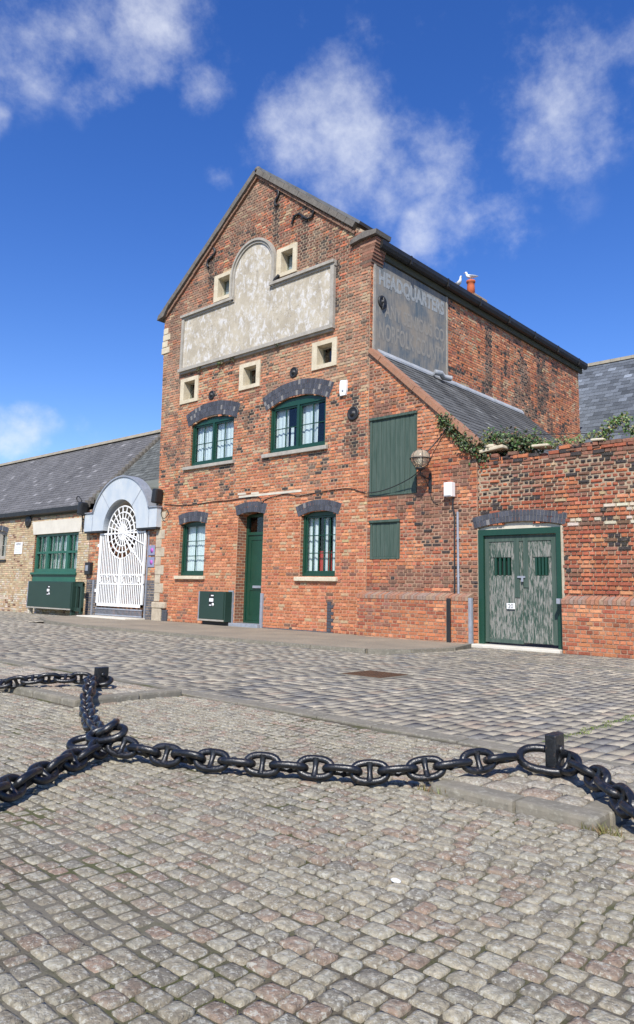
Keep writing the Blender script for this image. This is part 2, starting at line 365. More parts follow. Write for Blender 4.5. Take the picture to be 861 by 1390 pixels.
def brick_object(name, B, plane, axis, colours, parent, mats, proud=.009, rough=.0025, lost=.0, erode=None, base_mb=None, sink=.006, inset=.005, wob=.004):
    N = len(B); hw = B.copy()
    U = (B[:, 0]+B[:, 1])/2; Z = (B[:, 2]+B[:, 3])/2
    col, idx = colours(U, Z)
    d = (proud+RS.randn(N)*rough).clip(proud*.4, .05)
    if erode is not None:
        e = erode(U, Z); d = d-e*sink*RS.rand(N); d = d.clip(-sink*.8, .05); d[RS.rand(N) < e*.15] += .010
    if lost: d[RS.rand(N) < lost] = -.02
    if wob:
        wv = (fbm(np.c_[B[:, 0]*0+Z, U, U*0], .6)-.5)*wob*4
    # front face corners with jitter, back face on the mortar
    jit = lambda s: RS.randn(N)*s
    V = np.zeros((N, 8, 3)); us = [0, 1, 1, 0]; zs = [2, 2, 3, 3]
    er = 1.0 if erode is None else 1+erode(U, Z)*2.2
    for k in range(4):
        su = 1 if us[k] == 0 else -1; sz = 1 if zs[k] == 2 else -1
        ub = B[:, us[k]]; zb = B[:, zs[k]]
        V[:, k, 0] = ub; V[:, k, 1] = -.012-sink; V[:, k, 2] = zb
        V[:, k+4, 0] = ub+su*(inset+np.abs(jit(.002)))*er; V[:, k+4, 1] = d+jit(.0015)*er; V[:, k+4, 2] = zb+sz*(inset*.7+np.abs(jit(.0018)))*er
    if axis == 'y': P = np.stack([V[..., 0], plane-V[..., 1], V[..., 2]], -1)
    else: P = np.stack([plane+V[..., 1], V[..., 0], V[..., 2]], -1)
    F = np.array([(4, 5, 6, 7), (0, 1, 5, 4), (1, 2, 6, 5), (2, 3, 7, 6), (3, 0, 4, 7)])
    if axis == 'x': pass
    P = P.reshape(-1, 3); FF = (np.arange(N)[:, None, None]*8+F[None]).reshape(-1, 4)
    C = np.repeat(col, 8, 0)
    bv = base_mb.v if base_mb else []; bf = base_mb.f if base_mb else []
    nb = len(bv); allv = np.concatenate([np.array(bv, float).reshape(-1, 3), P]) if nb else P
    me = bpy.data.meshes.new(name)
    me.from_pydata(allv.tolist(), [], [tuple(f) for f in bf]+(FF+nb).tolist())
    for m in mats: me.materials.append(m)
    mi = np.array([1]*len(bf)+[0]*len(FF)); me.polygons.foreach_set('material_index', mi); me.polygons.foreach_set('use_smooth', np.zeros(len(mi), bool))
    ca = me.color_attributes.new('Col', 'FLOAT_COLOR', 'POINT')
    CC = np.concatenate([np.ones((nb, 3))*.4, C]); ca.data.foreach_set('color', np.c_[CC, np.ones(len(CC))].ravel())
    o = bpy.data.objects.new(name, me); COL.objects.link(o); bake(o, parent); reg(o, parent); return o

def subtract(spans, holes):
    out = spans
    for a, b in holes:
        nx = []
        for l, r in out:
            if b <= l or a >= r: nx.append((l, r))
            else:
                if a > l: nx.append((l, a))
                if b < r: nx.append((b, r))
        out = nx
    return out
def chord(o, z):
    """opening o=(x0,x1,z0,zs,zc): the horizontal extent at height z"""
    x0, x1, z0, zs, zc = o
    if z < z0 or z > zc: return []
    if z <= zs or zc-zs < .01: return [(x0, x1)]
    w = (x1-x0)/2; r = zc-zs; R = (w*w+r*r)/(2*r); cz = zc-R; q = R*R-(z-cz)**2
    if q <= 0: return []
    q = math.sqrt(q); cx = (x0+x1)/2; return [(cx-q, cx+q)]

def arch_ring(name, x0, x1, zs, zc, th, rings, parent, proud=.018, y=D, back=.10, vw=.082, extra=.06, snow=False):
    """blue-brick segmental arch: rings of headers"""
    mb = MB(); _, (cx, cz, R, a) = arc(x0, x1, zs, zc)
    aa = a+extra/R; n = max(4, int(round(2*aa*(R+th/2)/vw)))
    mb2 = [(cx+(R+.004)*math.sin(-aa+2*aa*i/24), cz+(R+.004)*math.cos(-aa+2*aa*i/24)) for i in range(25)]
    mb3 = [(cx+(R+th-.004)*math.sin(-aa+2*aa*i/24), cz+(R+th-.004)*math.cos(-aa+2*aa*i/24)) for i in range(25)]
    for i in range(24): mb.prism([mb2[i], mb2[i+1], mb3[i+1], mb3[i]], y+back, y-proud+.008, 'y', 1)
    for q in range(rings):
        r0 = R+th*q/rings+.004; r1 = R+th*(q+1)/rings-.004
        for i in range(n):
            t0 = -aa+2*aa*(i+.06)/n; t1 = -aa+2*aa*(i+.94)/n
            b = random.uniform(.75, 1.25); c = (.062*b, .065*b, .078*b)
            if random.random() < .08: c = (.2, .19, .18)
            mb.prism([(cx+r0*math.sin(t0), cz+r0*math.cos(t0)), (cx+r0*math.sin(t1), cz+r0*math.cos(t1)), (cx+r1*math.sin(t1), cz+r1*math.cos(t1)), (cx+r1*math.sin(t0), cz+r1*math.cos(t0))], y+back-.01, y-proud-random.uniform(0, .003), 'y', 0, c)
    return mb.build(name, [M['blue_brick'], M['pale_mortar']], parent)

# ================================================================== WAREHOUSE
WH = empty('brick_warehouse', (-15, D, 0), 'tall red brick warehouse with a gabled front and peeling rendered panel', 'building')
def xl(z): return -18.98-.035*min(z, 9.9)
ZE = 9.93; AP = (-15.02, 13.22)
def topR(z): return AP[0]+(AP[1]-z)/.783
def topL(z): return AP[0]-(AP[1]-z)/.783
W_UL = (-17.62, -15.66, 4.67, 5.94, 6.10); W_UR = (-14.20, -12.14, 4.69, 5.95, 6.16)
W_LL = (-17.89, -16.72, 1.40, 2.93, 3.00); W_LR = (-12.90, -11.72, 1.39, 2.94, 3.04)
DOOR = (-15.31, -14.29, .05, 3.07, 3.16)
SM = [(-18.06, -17.47, 6.78, 7.40, 7.40), (-15.31, -14.73, 6.76, 7.34, 7.34), (-12.47, -11.90, 6.82, 7.38, 7.38), (-16.64, -16.05, 9.76, 10.42, 10.42), (-13.93, -13.42, 9.78, 10.44, 10.44)]
OPS = [W_UL, W_UR, W_LL, W_LR, DOOR]+SM
def span_front(z):
    if z < ZE: s = [(xl(z), XR)]
    elif z > AP[1]-.1: return []
    else: s = [(topL(z)+.02, topR(z)-.02)]
    hs = []
    for o in OPS: hs += chord(o, z)
    return subtract(s, hs)
def wfront(U, Z):
    n1 = fbm(np.c_[U, Z, Z*0], .55); n2 = fbm(np.c_[U+50, Z, Z*0], 1.3); n3 = fbm(np.c_[U+90, Z*.45, Z*0], 1.6)
    up = sstep(Z+(n1-.5)*3.2, 3.1, 4.7)[:, None]; top = sstep(Z+(n1-.5)*2, 7.5, 9.5)[:, None]
    lo = wts(orange=.52, light=.40, pink=.2, red=.02, brown=.004, dark=.0, buff=.05)
    mid = wts(orange=.16, light=.22, red=.05, pink=.16, rust=.18, brown=.12, dark=.03, buff=.16)
    hi = wts(orange=.07, rust=.34, red=.06, brown=.26, dark=.05, buff=.07, pink=.20)
    W = lo*(1-up)+(mid*(1-top)+hi*top)*up
    dk = sstep(n3, .60, .74)[:, None]*(.02+.75*up); W = W*(1-dk)+wts(dark=.45, brown=.45, rust=.1)*dk
    orr = (sstep(n2, .62, .72)[:, None]*up*(1-top)); W = W*(1-orr)+wts(orange=.7, light=.3)*orr
    # lower right is browner, left base fiery red
    br = (sstep(U, -12.6, -11.6)*(1-sstep(Z, 2.9, 3.6)))[:, None]*.75; W = W*(1-br)+wts(rust=.22, pink=.42, brown=.06, orange=.2, buff=.1)*br
    bs = (1-sstep(Z+(n1-.5), .9, 1.5))[:, None]*.6; W = W*(1-bs)+wts(orange=.65, pink=.15, red=.1, light=.1)*bs
    return W
def soot(cols, U, Z):
    # black drips below the iron anchors, long ago run down the gable
    k = np.zeros(len(U))
    for (x, z, w, l) in [(-14.15, 12.15, .10, 2.2), (-13.1, 11.15, .22, 1.5), (-17.0, 11.1, .22, 1.3), (-11.24, 5.35, .16, 1.2)]:
        k = np.maximum(k, np.exp(-((U-x)/w)**2)*sstep(Z, z-l, z-l*.4)*(Z < z+.1))
    k = (k*(.5+RS.rand(len(U))))[:, None].clip(0, .85); return cols*(1-k)+np.array((.035, .033, .033))*k
def col_front(U, Z):
    c, i = palette(U, Z, wfront)
    m = (sstep(fbm(np.c_[U, Z, Z*0+200], .8, 4), .48, .68)*.38*(.25+.75*sstep(Z, 3.2, 4.5)))[:, None]; c = c*(1-m)+np.array((.40, .29, .20))*m
    m = (sstep(fbm(np.c_[U, Z*.6, Z*0+240], .7, 4), .55, .72)*.45*(.15+.85*sstep(Z, 3.2, 4.5)))[:, None]; c = c*(1-m)+np.array((.16, .10, .075))*m
    return soot(c, U, Z), i
def op_poly(o): return arch_poly(o[0], o[1], o[2], o[3], o[4]) if o[4]-o[3] > .01 else [(o[0], o[2]), (o[1], o[2]), (o[1], o[3]), (o[0], o[3])]
outer = [(xl(0), -.1), (XR, -.1), (XR, ZE+.02), AP, (xl(9.9), ZE-.1)]
mbase = poly_sheet('x', outer, [op_poly(o) for o in OPS], D+.004, .42, None, build=False)
B = brick_arrays(-.03, 13.2, span_front, seed=1, joint=.016)
brick_object('front_wall', B, D, 'y', col_front, WH, [M['brick'], M['mortar']], proud=.008, base_mb=mbase, erode=lambda U, Z: .25*sstep(fbm(np.c_[U, Z, Z*0+9], 1.1), .5, .7))
# side wall
def span_side(z): return [(D+.0, 26.3)]
def wside(U, Z):
    n = fbm(np.c_[U*1.6, Z*.35, Z*0+4], 1.0); n2 = fbm(np.c_[U, Z, Z*0+14], .8)
    lo = wts(orange=.2, pink=.25, light=.1, rust=.2, brown=.12, dark=.03, buff=.14); dk = sstep(n, .54, .68)[:, None]; og = sstep(n2, .55, .68)[:, None]*.8
    W = lo*(1-og)+wts(orange=.5, light=.4, red=.1)*og
    return W*(1-dk*.85)+wts(dark=.45, brown=.45, rust=.1)*dk*.85
mbase = MB().box(XR-.42, XR, D+.42, 26.3, -.1, 9.6)
B = brick_arrays(3.5, 9.58, span_side, seed=2)
brick_object('side_wall', B, XR, 'x', lambda U, Z: palette(U, Z, wside), WH, [M['brick'], M['mortar_side']], proud=.008, base_mb=mbase, erode=lambda U, Z: .5*sstep(fbm(np.c_[U, Z, Z*0+3], 1.4), .45, .7))
MB().box(-19.32, -18.9, D+.42, 26.3, -.1, 9.6).build('far_side_wall', M['mortar_side'], WH)
MB().prism([(-19.3, -.1), (XR-.43, -.1), (XR-.43, 9.58), AP, (-19.3, 9.58)], 26.31, 26.6).build('rear_wall', M['mortar'], WH)
MB().box(-18.8, -11.2, D+2.2, D+2.3, 0, 9).box(-18.8, -11.2, D+.43, D+2.2, 3.8, 3.9).box(-18.8, -11.2, D+.43, D+2.2, 7.9, 8).build('dark_room_backing', M['dark'], WH)  # near-black sheet and floors: the shade of the rooms put into colour
# slates generator
def slates(name, p0, uvec, vvec, ulen, vlen, parent, w=.25, g=.17, th=.007, col=(.105, .112, .128), var=.16, edge=None, stagger=True, mat='slate', seed=1, streak=.3):
    """courses of slates: p0 eave start, uvec along the eave, vvec up the slope"""
    u = Vector(uvec).normalized(); v = Vector(vvec).normalized(); nrm = u.cross(v).normalized()
    if nrm.z < 0: nrm = -nrm
    R = np.random.RandomState(seed); mb = MB(); p0 = Vector(p0); nv = int(vlen/g); nu = int(ulen/w)+1
    mb.add([p0-nrm*.02, p0+u*ulen-nrm*.02, p0+u*ulen+v*vlen-nrm*.02, p0+v*vlen-nrm*.02], [(0, 1, 2, 3)], 1)
    mb.add([p0-nrm*.14, p0+u*ulen-nrm*.14, p0+u*ulen+v*vlen-nrm*.14, p0+v*vlen-nrm*.14], [(3, 2, 1, 0)], 1)
    for r in range(nv+1):
        vb = r*g; off = (w/2 if r % 2 else 0)
        for i in range(nu+1):
            a = i*w-off+.003; b = a+w-.006; a = max(a, 0); b = min(b, ulen)
            if b-a < .03: continue
            top = min(vb+g+.06, vlen); j = R.uniform(0, .012, 2)-.004
            q0 = p0+u*a+v*(vb+j[0]-.01)+nrm*(th*2+R.uniform(-.002, .006)); q1 = p0+u*b+v*(vb+j[1]-.01)+nrm*(th*2+R.uniform(-.002, .006))
            q2 = p0+u*b+v*top+nrm*.002; q3 = p0+u*a+v*top+nrm*.002
            sv = fbm(np.array([[ (a)*1.7+seed*7, vb*.3, 2.]]), 1.)[0]
            k = (1+R.randn()*var)*(1+streak*(sv-.5)*2); c = tuple(max(.02, x*k) for x in col)
            if R.rand() < .03: c = tuple(x*1.7 for x in c)
            mb.add([q0, q1, q2, q3, q0-nrm*th, q1-nrm*th], [(0, 1, 2, 3), (4, 5, 1, 0)], 0, c)
    return mb.build(name, [M[mat], M['under']], parent, fix=False)
sl = math.hypot(4.4, 3.45)
slates('roof', (XR+.12, D+.5, 9.72), (0, 1, 0), (-4.4, 0, 3.45), 12.9, sl, WH, seed=3)
slates('roof', (-19.45, D+.5, 9.72), (0, 1, 0), (4.4, 0, 3.45), 12.9, sl, WH, seed=4)
# parapet coping on the gable
def slope_band(name, a, b, z_off, th, y0, y1, mat, parent, pieces=12, over=.0):
    mb = MB(); a = Vector((a[0], 0, a[1])); b = Vector((b[0], 0, b[1])); t = (b-a).normalized(); n = Vector((-t.z, 0, t.x)); n = n if n.z > 0 else -n
    L = (b-a).length
    for i in range(pieces):
        s0 = L*i/pieces+.004; s1 = L*(i+1)/pieces-.004; j = random.uniform(-.006, .006)
        q = [a+t*s0+n*z_off, a+t*s1+n*z_off, a+t*s1+n*(z_off+th+j), a+t*s0+n*(z_off+th+j)]
        mb.prism([(p.x, p.z) for p in q], y0+random.uniform(-.008, .008), y1)
    return mb.build(name, mat, parent)
slope_band('gable_coping', (topL(9.95)-.15, 9.83), AP, -.01, .15, D-.13, D+.46, M['coping'], WH, 13)
slope_band('gable_coping', (-11.25, 9.98+.29), AP, -.01, .15, D-.13, D+.46, M['coping'], WH, 13)
slope_band('coping_lead', (topL(9.95)-.15, 9.83), AP, .142, .05, D-.10, D+.50, M['slatecap'], WH, 5)
slope_band('coping_lead', (-11.15, 10.19), AP, .142, .07, D-.10, D+.50, M['slatecap'], WH, 5)
# a thin brick oversailing course under the coping
slope_band('oversailing_course', (topL(9.95)-.05, 9.85), AP, -.09, .075, D-.07, D+.02, M['oversail'], WH, 40)
slope_band('oversailing_course', (-11.2, 10.17), AP, -.09, .075, D-.07, D+.02, M['oversail'], WH, 40)
mb = MB(); mb.lathe([(.10, 0), (.12, .06), (.06, .14), (.02, .16)], (AP[0], D-.02, AP[1]+.1), n=10); mb.build('apex_stone', M['coping'], WH)
# kneelers
mb = MB(); R_ = random.Random(4)
for k in range(9):
    z = 9.12+k*.08; ex = .02+.022*k; w = .25+.09*(k % 2)
    mb.prism([(XR-w, z), (XR+ex, z), (XR+ex, z+.075), (XR-w, z+.075)], D-.014, D+.46, 'y', 0, tuple(c*vv for vv in [R_.uniform(.7, 1.2)] for c in R_.choice([(.26, .12, .08), (.2, .1, .065), (.28, .15, .10), (.12, .08, .06)])))
mb.build('corbelled_kneeler', M['brick'], WH)
MB().prism([(-11.36, 9.80), (-11.02, 9.85), (XR+.24, 9.86), (XR+.27, 9.97), (XR-.15, 10.03), (-11.30, 9.93)], D-.12, D+.5).build('kneeler_cap', M['coping'], WH)
mb = MB().prism([(-19.55, 9.73), (-19.2, 9.80), (-18.95, 10.16), (-19.5, 9.88)], D-.15, D+.5); mb.build('kneeler_cap', M['coping'], WH)
mb = MB()
for k in range(4): mb.box(-19.36+.02*k, -18.95-.12*(k % 2), D-.03, D+.1, 8.55+.22*k, 8.75+.22*k, bev=.015)
mb.build('corner_stones', M['stone'], WH)
# gutter and fascia on the side wall
mb = MB(); gp = [(XR+.10, 9.60), (XR+.14, 9.58), (XR+.22, 9.60), (XR+.26, 9.68), (XR+.26, 9.80), (XR+.10, 9.80)]
P = [(x, z) for x, z in gp]; n = len(P)
for (ya, yb) in [(13.78, 26.6)]: mb.add([(x, ya, z) for x, z in P]+[(x, yb, z) for x, z in P], [tuple(range(n)), tuple(range(2*n-1, n-1, -1))]+[(i, i+n, (i+1) % n+n, (i+1) % n) for i in range(n)])
for y in np.arange(15, 26.5, 1.8): mb.box(XR+.09, XR+.275, y, y+.05, 9.575, 9.81)
mb.build('gutter', M['gutter'], WH)
MB().box(XR+.003, XR+.08, D+.17, 26.5, 9.42, 9.62).build('fascia_board', M['soffit'], WH)
# quoins at the left foot
mb = MB(); z = .62
for k in range(10):
    h = .26+.03*(k % 2); w = .42 if k % 2 else .26
    if z > 3.1: break
    mb.box(xl(z)-.012, xl(z)+w, D-.022, D+.3, z, z+h-.008, bev=.012); z += h
mb.box(xl(0)-.05, xl(0)+.62, D-.10, D+.3, .42, .60, bev=.03).box(xl(0)-.04, xl(0)+.42, D-.08, D+.3, -.05, .415, bev=.02)
mb.build('quoin', M['quoin'], WH)
mb = MB()
for r in range(5):
    for k in range(2): mb.box(-18.54+k*.13, -18.42+k*.13, D-.05, D+.1, .0+r*.078, .07+r*.078, 0, (.07, .075, .085))
mb.build('blue_brick_block', M['blue_brick'], WH); mb = MB()
for r in range(10):
    mb.box(-11.93, -11.93+(.12 if r % 2 else .2), D-.02, D+.01, .0+r*.08, .07+r*.08, 0, (.06, .065, .075))
mb.build('blue_brick_strip', M['blue_brick'], WH); mb = MB()
for k in range(22): mb.box(-15.6+k*.17, -15.45+k*.17, D-.03, D+.01, .0, .075, 0, (.09, .09, .10))
mb.build('blue_brick_plinth', M['blue_brick'], WH)

# rendered panel with moulded frame
PX0, PX1, PZ0, PZ1 = -18.17, -11.98, 7.82, 9.45; cx = -15.03; RA = .79
pa = [(cx+RA*math.cos(t), 10.22+RA*math.sin(t)) for t in np.linspace(0, PI, 25)]
poly = [(PX0, PZ0), (PX1, PZ0), (PX1, PZ1), (cx+RA, PZ1)]+pa+[(cx-RA, PZ1), (PX0, PZ1)]
RP = MB().prism(poly, D+.01, D-.05).build('rendered_panel', M['render'], WH)
def mould(mb, pts, r=.045, mi=0):
    pts = [Vector((p[0], D-.05, p[1])) for p in pts]
    mb.tube(pts, r, 6, mi)
mb = MB()
def strip(mb, x0, x1, z0, z1, y, mi=0): mb.box(x0, x1, y, D, z0, z1, mi)
strip(mb, PX0-.09, PX0+.02, PZ0-.04, PZ1+.05, D-.10); strip(mb, PX1-.02, PX1+.10, PZ0-.02, PZ1+.06, D-.10)
strip(mb, PX0-.12, PX1+.12, PZ0-.10, PZ0+.0, D-.14); strip(mb, PX0-.10, PX1+.08, PZ0-.16, PZ0-.10, D-.08)
for (a, b) in ((PX0-.12, cx-RA+.02), (cx+RA-.02, PX1+.12)):
    strip(mb, a, b, PZ1+.05, PZ1+.13, D-.15); strip(mb, a+.03, b-.0, PZ1-.02, PZ1+.05, D-.09)
for rr, th, yy in ((RA+.0, .07, D-.09), (RA+.07, .07, D-.13)):
    o_ = [(cx+(rr+th)*math.cos(t), 10.22+(rr+th)*math.sin(t)) for t in np.linspace(0, PI, 33)]; i_ = [(cx+rr*math.cos(t), 10.22+rr*math.sin(t)) for t in np.linspace(0, PI, 33)]
    for k in range(32): mb.prism([i_[k], o_[k], o_[k+1], i_[k+1]], D, yy)
    for s in (-1, 1): xa, xb = sorted((cx+s*rr, cx+s*(rr+th))); mb.box(xa, xb, yy, D, PZ1+.02, 10.22)
mb.build('moulding', M['grey_stone'], RP)
M['net_grey'] = cloth('grey_net', (.45, .47, .50))
def curtain(x0, x1, z0, z1, y, parent, mat='curtain', amp=.02, name='curtain', folds=9):
    mb = MB(); n = int((x1-x0)/.02)+2; vs = []
    for i in range(n):
        x = x0+(x1-x0)*i/(n-1); yy = y+amp*math.sin(i*folds*2*PI/n)+amp*.5*math.sin(i*.37)
        vs += [(x, yy, z0), (x+.01*math.sin(i*.7), yy*.5+y*.5, z1)]
    mb.add(vs, [(2*i, 2*i+2, 2*i+3, 2*i+1) for i in range(n-1)], smooth=True); return mb.build(name, M[mat], parent, fix=False)
# stone surrounds of the small windows
for i, o in enumerate(SM):
    x0, x1, z0, z1 = o[0], o[1], o[2], o[3]
    fr = poly_sheet('stone_window', [(x0-.16, z0-.09), (x1+.12, z0-.09), (x1+.12, z1+.10), (x0-.16, z1+.10)], [[(x0+.02, z0+.02), (x1-.035, z0+.02), (x1-.035, z1-.02), (x0+.02, z1-.02)]], D-.045, .34, M['stone'], WH)
    MB().box(x0+.021, x1-.036, D+.21, D+.213, z0+.021, z1-.021).build('pane', M['glass'], fr)
    if i > 2: curtain(x0+.05, x1-.05, z0+.03, z1-.03, D+.26, fr, 'net_grey', .01)
    m2 = MB(); m2.box(x0+.022, x1-.037, D+.18, D+.205, z0+.022, z0+.06).box(x0+.022, x1-.037, D+.18, D+.205, z1-.06, z1-.022).box((x0+x1)/2+.04, (x0+x1)/2+.06, D+.18, D+.205, z0+.061, z1-.061)
    m2.build('frame', M['grey_stone'], fr)

def window(o, parent, lights, cols, rows, mat='green', setb=.07, depth=.12, curt=None, fw=.075, sill=None, sash=False):
    """lights: casements side by side; cols x rows glazing in each"""
    x0, x1, z0, zs, zc = o; y = D+setb
    op = arch_poly(x0+.004, x1-.004, z0+.004, zs, zc-.004, 16) if zc-zs > .01 else [(x0, z0), (x1, z0), (x1, zs), (x0, zs)]
    iw = (x1-x0-fw*2-(lights-1)*fw)/lights; holes = []; top = zs-.02
    for k in range(lights):
        a = x0+fw+k*(iw+fw); holes.append([(a, z0+fw+.03), (a+iw, z0+fw+.03), (a+iw, top), (a, top)])
    fr = poly_sheet('window', op, holes, y, depth, M[mat], parent)
    for k in range(lights):
        a = x0+fw+k*(iw+fw); zb = z0+fw+.03; cw = .045
        f2 = poly_sheet('casement', [(a+.002, zb+.002), (a+iw-.002, zb+.002), (a+iw-.002, top-.002), (a+.002, top-.002)], [[(a+cw, zb+cw), (a+iw-cw, zb+cw), (a+iw-cw, top-cw), (a+cw, top-cw)]], y+.03, .045, M[mat], fr)
        m2 = MB(); h = top-zb-2*cw; w = iw-2*cw
        for c in range(1, cols): m2.box(a+cw+w*c/cols-.011, a+cw+w*c/cols+.011, y+.04, y+.068, zb+cw, top-cw)
        for r in range(1, rows): m2.box(a+cw, a+iw-cw, y+.042, y+.066, zb+cw+h*r/rows-.011, zb+cw+h*r/rows+.011)
        m2.build('glazing_bar', M[mat], fr)
    MB().box(x0+fw+.001, x1-fw-.001, y+.078, y+.082, z0+fw+.02, top+.01).build('pane', M['glass'], fr)
    for (fa, fb, zf0, zf1, mt, nm) in (curt or []):
        curtain(x0+(x1-x0)*fa, x0+(x1-x0)*fb, z0+(zs-z0)*zf0, z0+(zs-z0)*zf1, y+.17, fr, mt, name=nm, folds=max(3, int((fb-fa)*14)))
    return fr
w = window(W_UL, WH, 2, 2, 2, curt=[(.02, .98, 0, 1, 'curtain', 'curtain')])
w = window(W_UR, WH, 2, 2, 2, curt=[(.02, .26, 0, 1, 'curtain', 'curtain'), (.50, .78, 0, 1, 'curtain', 'curtain'), (.3, .36, 0, .55, 'curtain', 'curtain')])  # first curtain stands in for a pale-blue reflection in the left casement
w = window(W_LL, WH, 1, 2, 3, setb=.10, curt=[(.02, .98, 0, 1, 'curtain', 'curtain')])
w = window(W_LR, WH, 1, 5, 3, setb=.10, curt=[(.02, .34, 0, 1, 'curtain', 'curtain'), (.50, .60, 0, 1, 'curtain', 'curtain'), (.74, .80, 0, 1, 'curtain', 'curtain'), (.92, 1.0, 0, 1, 'curtain', 'curtain'), (.62, .72, 0, .42, 'red', 'red_cloth'), (.36, .48, 0, .42, 'red', 'red_cloth'), (.81, .92, 0, .42, 'red', 'red_cloth')])
def sill(x0, x1, z0, z1, mat, parent, out=.09): return MB().box(x0, x1, D-out, D+.16, z0, z1, bev=.012).build('window_sill', M[mat], parent)
sill(-17.85, -15.55, 4.57, 4.665, 'grey_stone', WH); sill(-14.38, -12.03, 4.58, 4.685, 'grey_stone', WH)
sill(-17.98, -16.62, 1.30, 1.395, 'stone', WH); sill(-13.02, -11.62, 1.28, 1.385, 'stone', WH)
arch_ring('brick_arch', -17.64, -15.64, 5.95, 6.13, .42, 3, WH, extra=.10); arch_ring('brick_arch', -14.22, -12.12, 5.95, 6.17, .42, 3, WH, extra=.10)
arch_ring('brick_arch', -17.89, -16.72, 2.93, 3.00, .30, 2, WH, extra=.05); arch_ring('brick_arch', -15.32, -14.28, 3.07, 3.14, .29, 2, WH, extra=.04); arch_ring('brick_arch', -12.90, -11.72, 2.94, 3.04, .28, 2, WH, extra=.09)
# front door
yd = D+.33
dr = poly_sheet('front_door', [(-15.31, .14), (-14.29, .14), (-14.29, 3.12), (-15.31, 3.12)], [[(-15.22, 2.62), (-14.38, 2.62), (-14.38, 3.04), (-15.22, 3.04)], [(-15.24, .20), (-14.36, .20), (-14.36, 2.54), (-15.24, 2.54)]], yd, .09, M['green'], WH)
lf = poly_sheet('door_leaf', [(-15.236, .204), (-14.364, .204), (-14.364, 2.536), (-15.236, 2.536)], [[(-15.12, .34), (-14.48, .34), (-14.48, 1.02), (-15.12, 1.02)], [(-15.12, 1.24), (-14.48, 1.24), (-14.48, 2.40), (-15.12, 2.40)]], yd+.03, .05, M['green'], dr)
MB().box(-15.13, -14.47, yd+.045, yd+.06, .3, 2.45).build('door_panel', M['green'], dr)
MB().box(-14.98, -14.66, yd-.005, yd+.029, 1.08, 1.15, bev=.008).build('letterbox', M['galv'], dr)
MB().lathe([(.01, 0), (.012, .04), (.03, .05), (.03, .07), (.01, .08)], (-14.43, yd+.03, 1.35), 'y', 12).build('door_knob', M['galv'], dr)
MB().box(-15.22, -14.38, yd+.04, yd+.045, 2.62, 3.04).build('pane', M['glass'], dr)
MB().box(-15.36, -14.22, D-.16, D+.32, .03, .135, bev=.01).build('door_step', M['galv'], WH)
MB().box(-15.52, -15.34, D-.06, D+.003, .04, 1.0).build('flood_board_channel', M['galv'], WH); MB().box(-14.26, -14.17, D-.05, D+.003, .04, .95).build('flood_board_channel', M['galv'], WH)
# iron wall anchors
def disc_anchor(x, z, r, axis='y', pl=D, n='wall_anchor'):
    mb = MB(); c = (x, pl, z) if axis == 'y' else (pl, x, z)
    mb.lathe([(r, 0), (r, .025), (r*.8, .045), (r*.72, .03), (r*.35, .03), (r*.3, .07), (r*.1, .08)], c, axis, 22); return mb.build(n, M['black'], WH)
disc_anchor(-16.70, 6.76, .14); disc_anchor(-13.30, 6.82, .15); disc_anchor(-11.22, 5.38, .18)
def s_anchor(x, z, s=.34, rot=0):
    pts = [(-.5, -.12), (-.42, .12), (-.2, .16), (0, .02), (.2, -.12), (.4, -.1), (.48, .12)]
    c_, s_ = math.cos(rot), math.sin(rot); p = [(x+s*(a*c_-b*s_), D-.05, z+s*(a*s_+b*c_)) for a, b in pts]
    mb = MB().tube(p, .035, 8); mb.tube([(x, D+.02, z), (x, D-.08, z)], .04, 8); return mb.build('wall_anchor', M['black'], WH)
s_anchor(-14.15, 12.15, .5, PI/2); s_anchor(-13.09, 11.20, .85, -.1); s_anchor(-17.0, 11.2, .6, 1.0)
MB().lathe([(.12, 0), (.13, .03), (.06, .08)], (-14.08, D, 9.62), 'y', 9).tube([(-14.2, D-.06, 9.5), (-14.05, D-.12, 9.62), (-13.95, D-.06, 9.75)], .045, 7).build('wall_anchor', M['black'], WH)
# painted sign on the side wall
SG = poly_sheet('painted_sign', [(13.78, 6.97), (17.10, 6.97), (17.10, 9.40), (13.78, 9.40)], [], XR+.028, .03, M['sign'], WH, 'x')
for (a, b, c, d) in ((13.72, 13.80, 6.95, 9.42), (17.06, 17.13, 6.95, 9.42)): MB().box(XR, XR+.04, a, b, c, d).build('sign_edge', M['grey_stone'], SG)
def text_mesh(s, h, w, place, name, mat, parent, bold=0.0, ext=.004):
    cu = bpy.data.curves.new(name, 'FONT'); cu.body = s; cu.size = 1; cu.offset = bold; cu.extrude = .0
    tmp = bpy.data.objects.new('t', cu); COL.objects.link(tmp); dg = bpy.context.evaluated_depsgraph_get(); dg.update()
    me = bpy.data.meshes.new_from_object(tmp.evaluated_get(dg)); bpy.data.objects.remove(tmp)
    co = np.array([v.co[:] for v in me.vertices]); mn = co.min(0); mx = co.max(0)
    mb = MB(); mb.add([place((v[0]-mn[0])/(mx[0]-mn[0])*w, (v[1]-mn[1])/(mx[1]-mn[1])*h) for v in co], [tuple(p.vertices) for p in me.polygons])
    return mb.build(name, mat, parent, fix=False)
XS = XR+.032
def onside(y0, z0, tilt=.03): return lambda a, b: (XS, y0+a, z0+b+a*tilt)
text_mesh('HEADQUARTERS', .48, 3.02, onside(13.92, 8.64), 'lettering', M['letters'], SG, .05)
text_mesh('F ANY SENIOUS CO', .38, 3.0, onside(13.95, 7.92), 'lettering', M['letters_dim'], SG, .02)
text_mesh('NORFOLK COUNTY', .46, 3.0, onside(13.95, 7.30), 'lettering', M['letters_dim'], SG, .02)
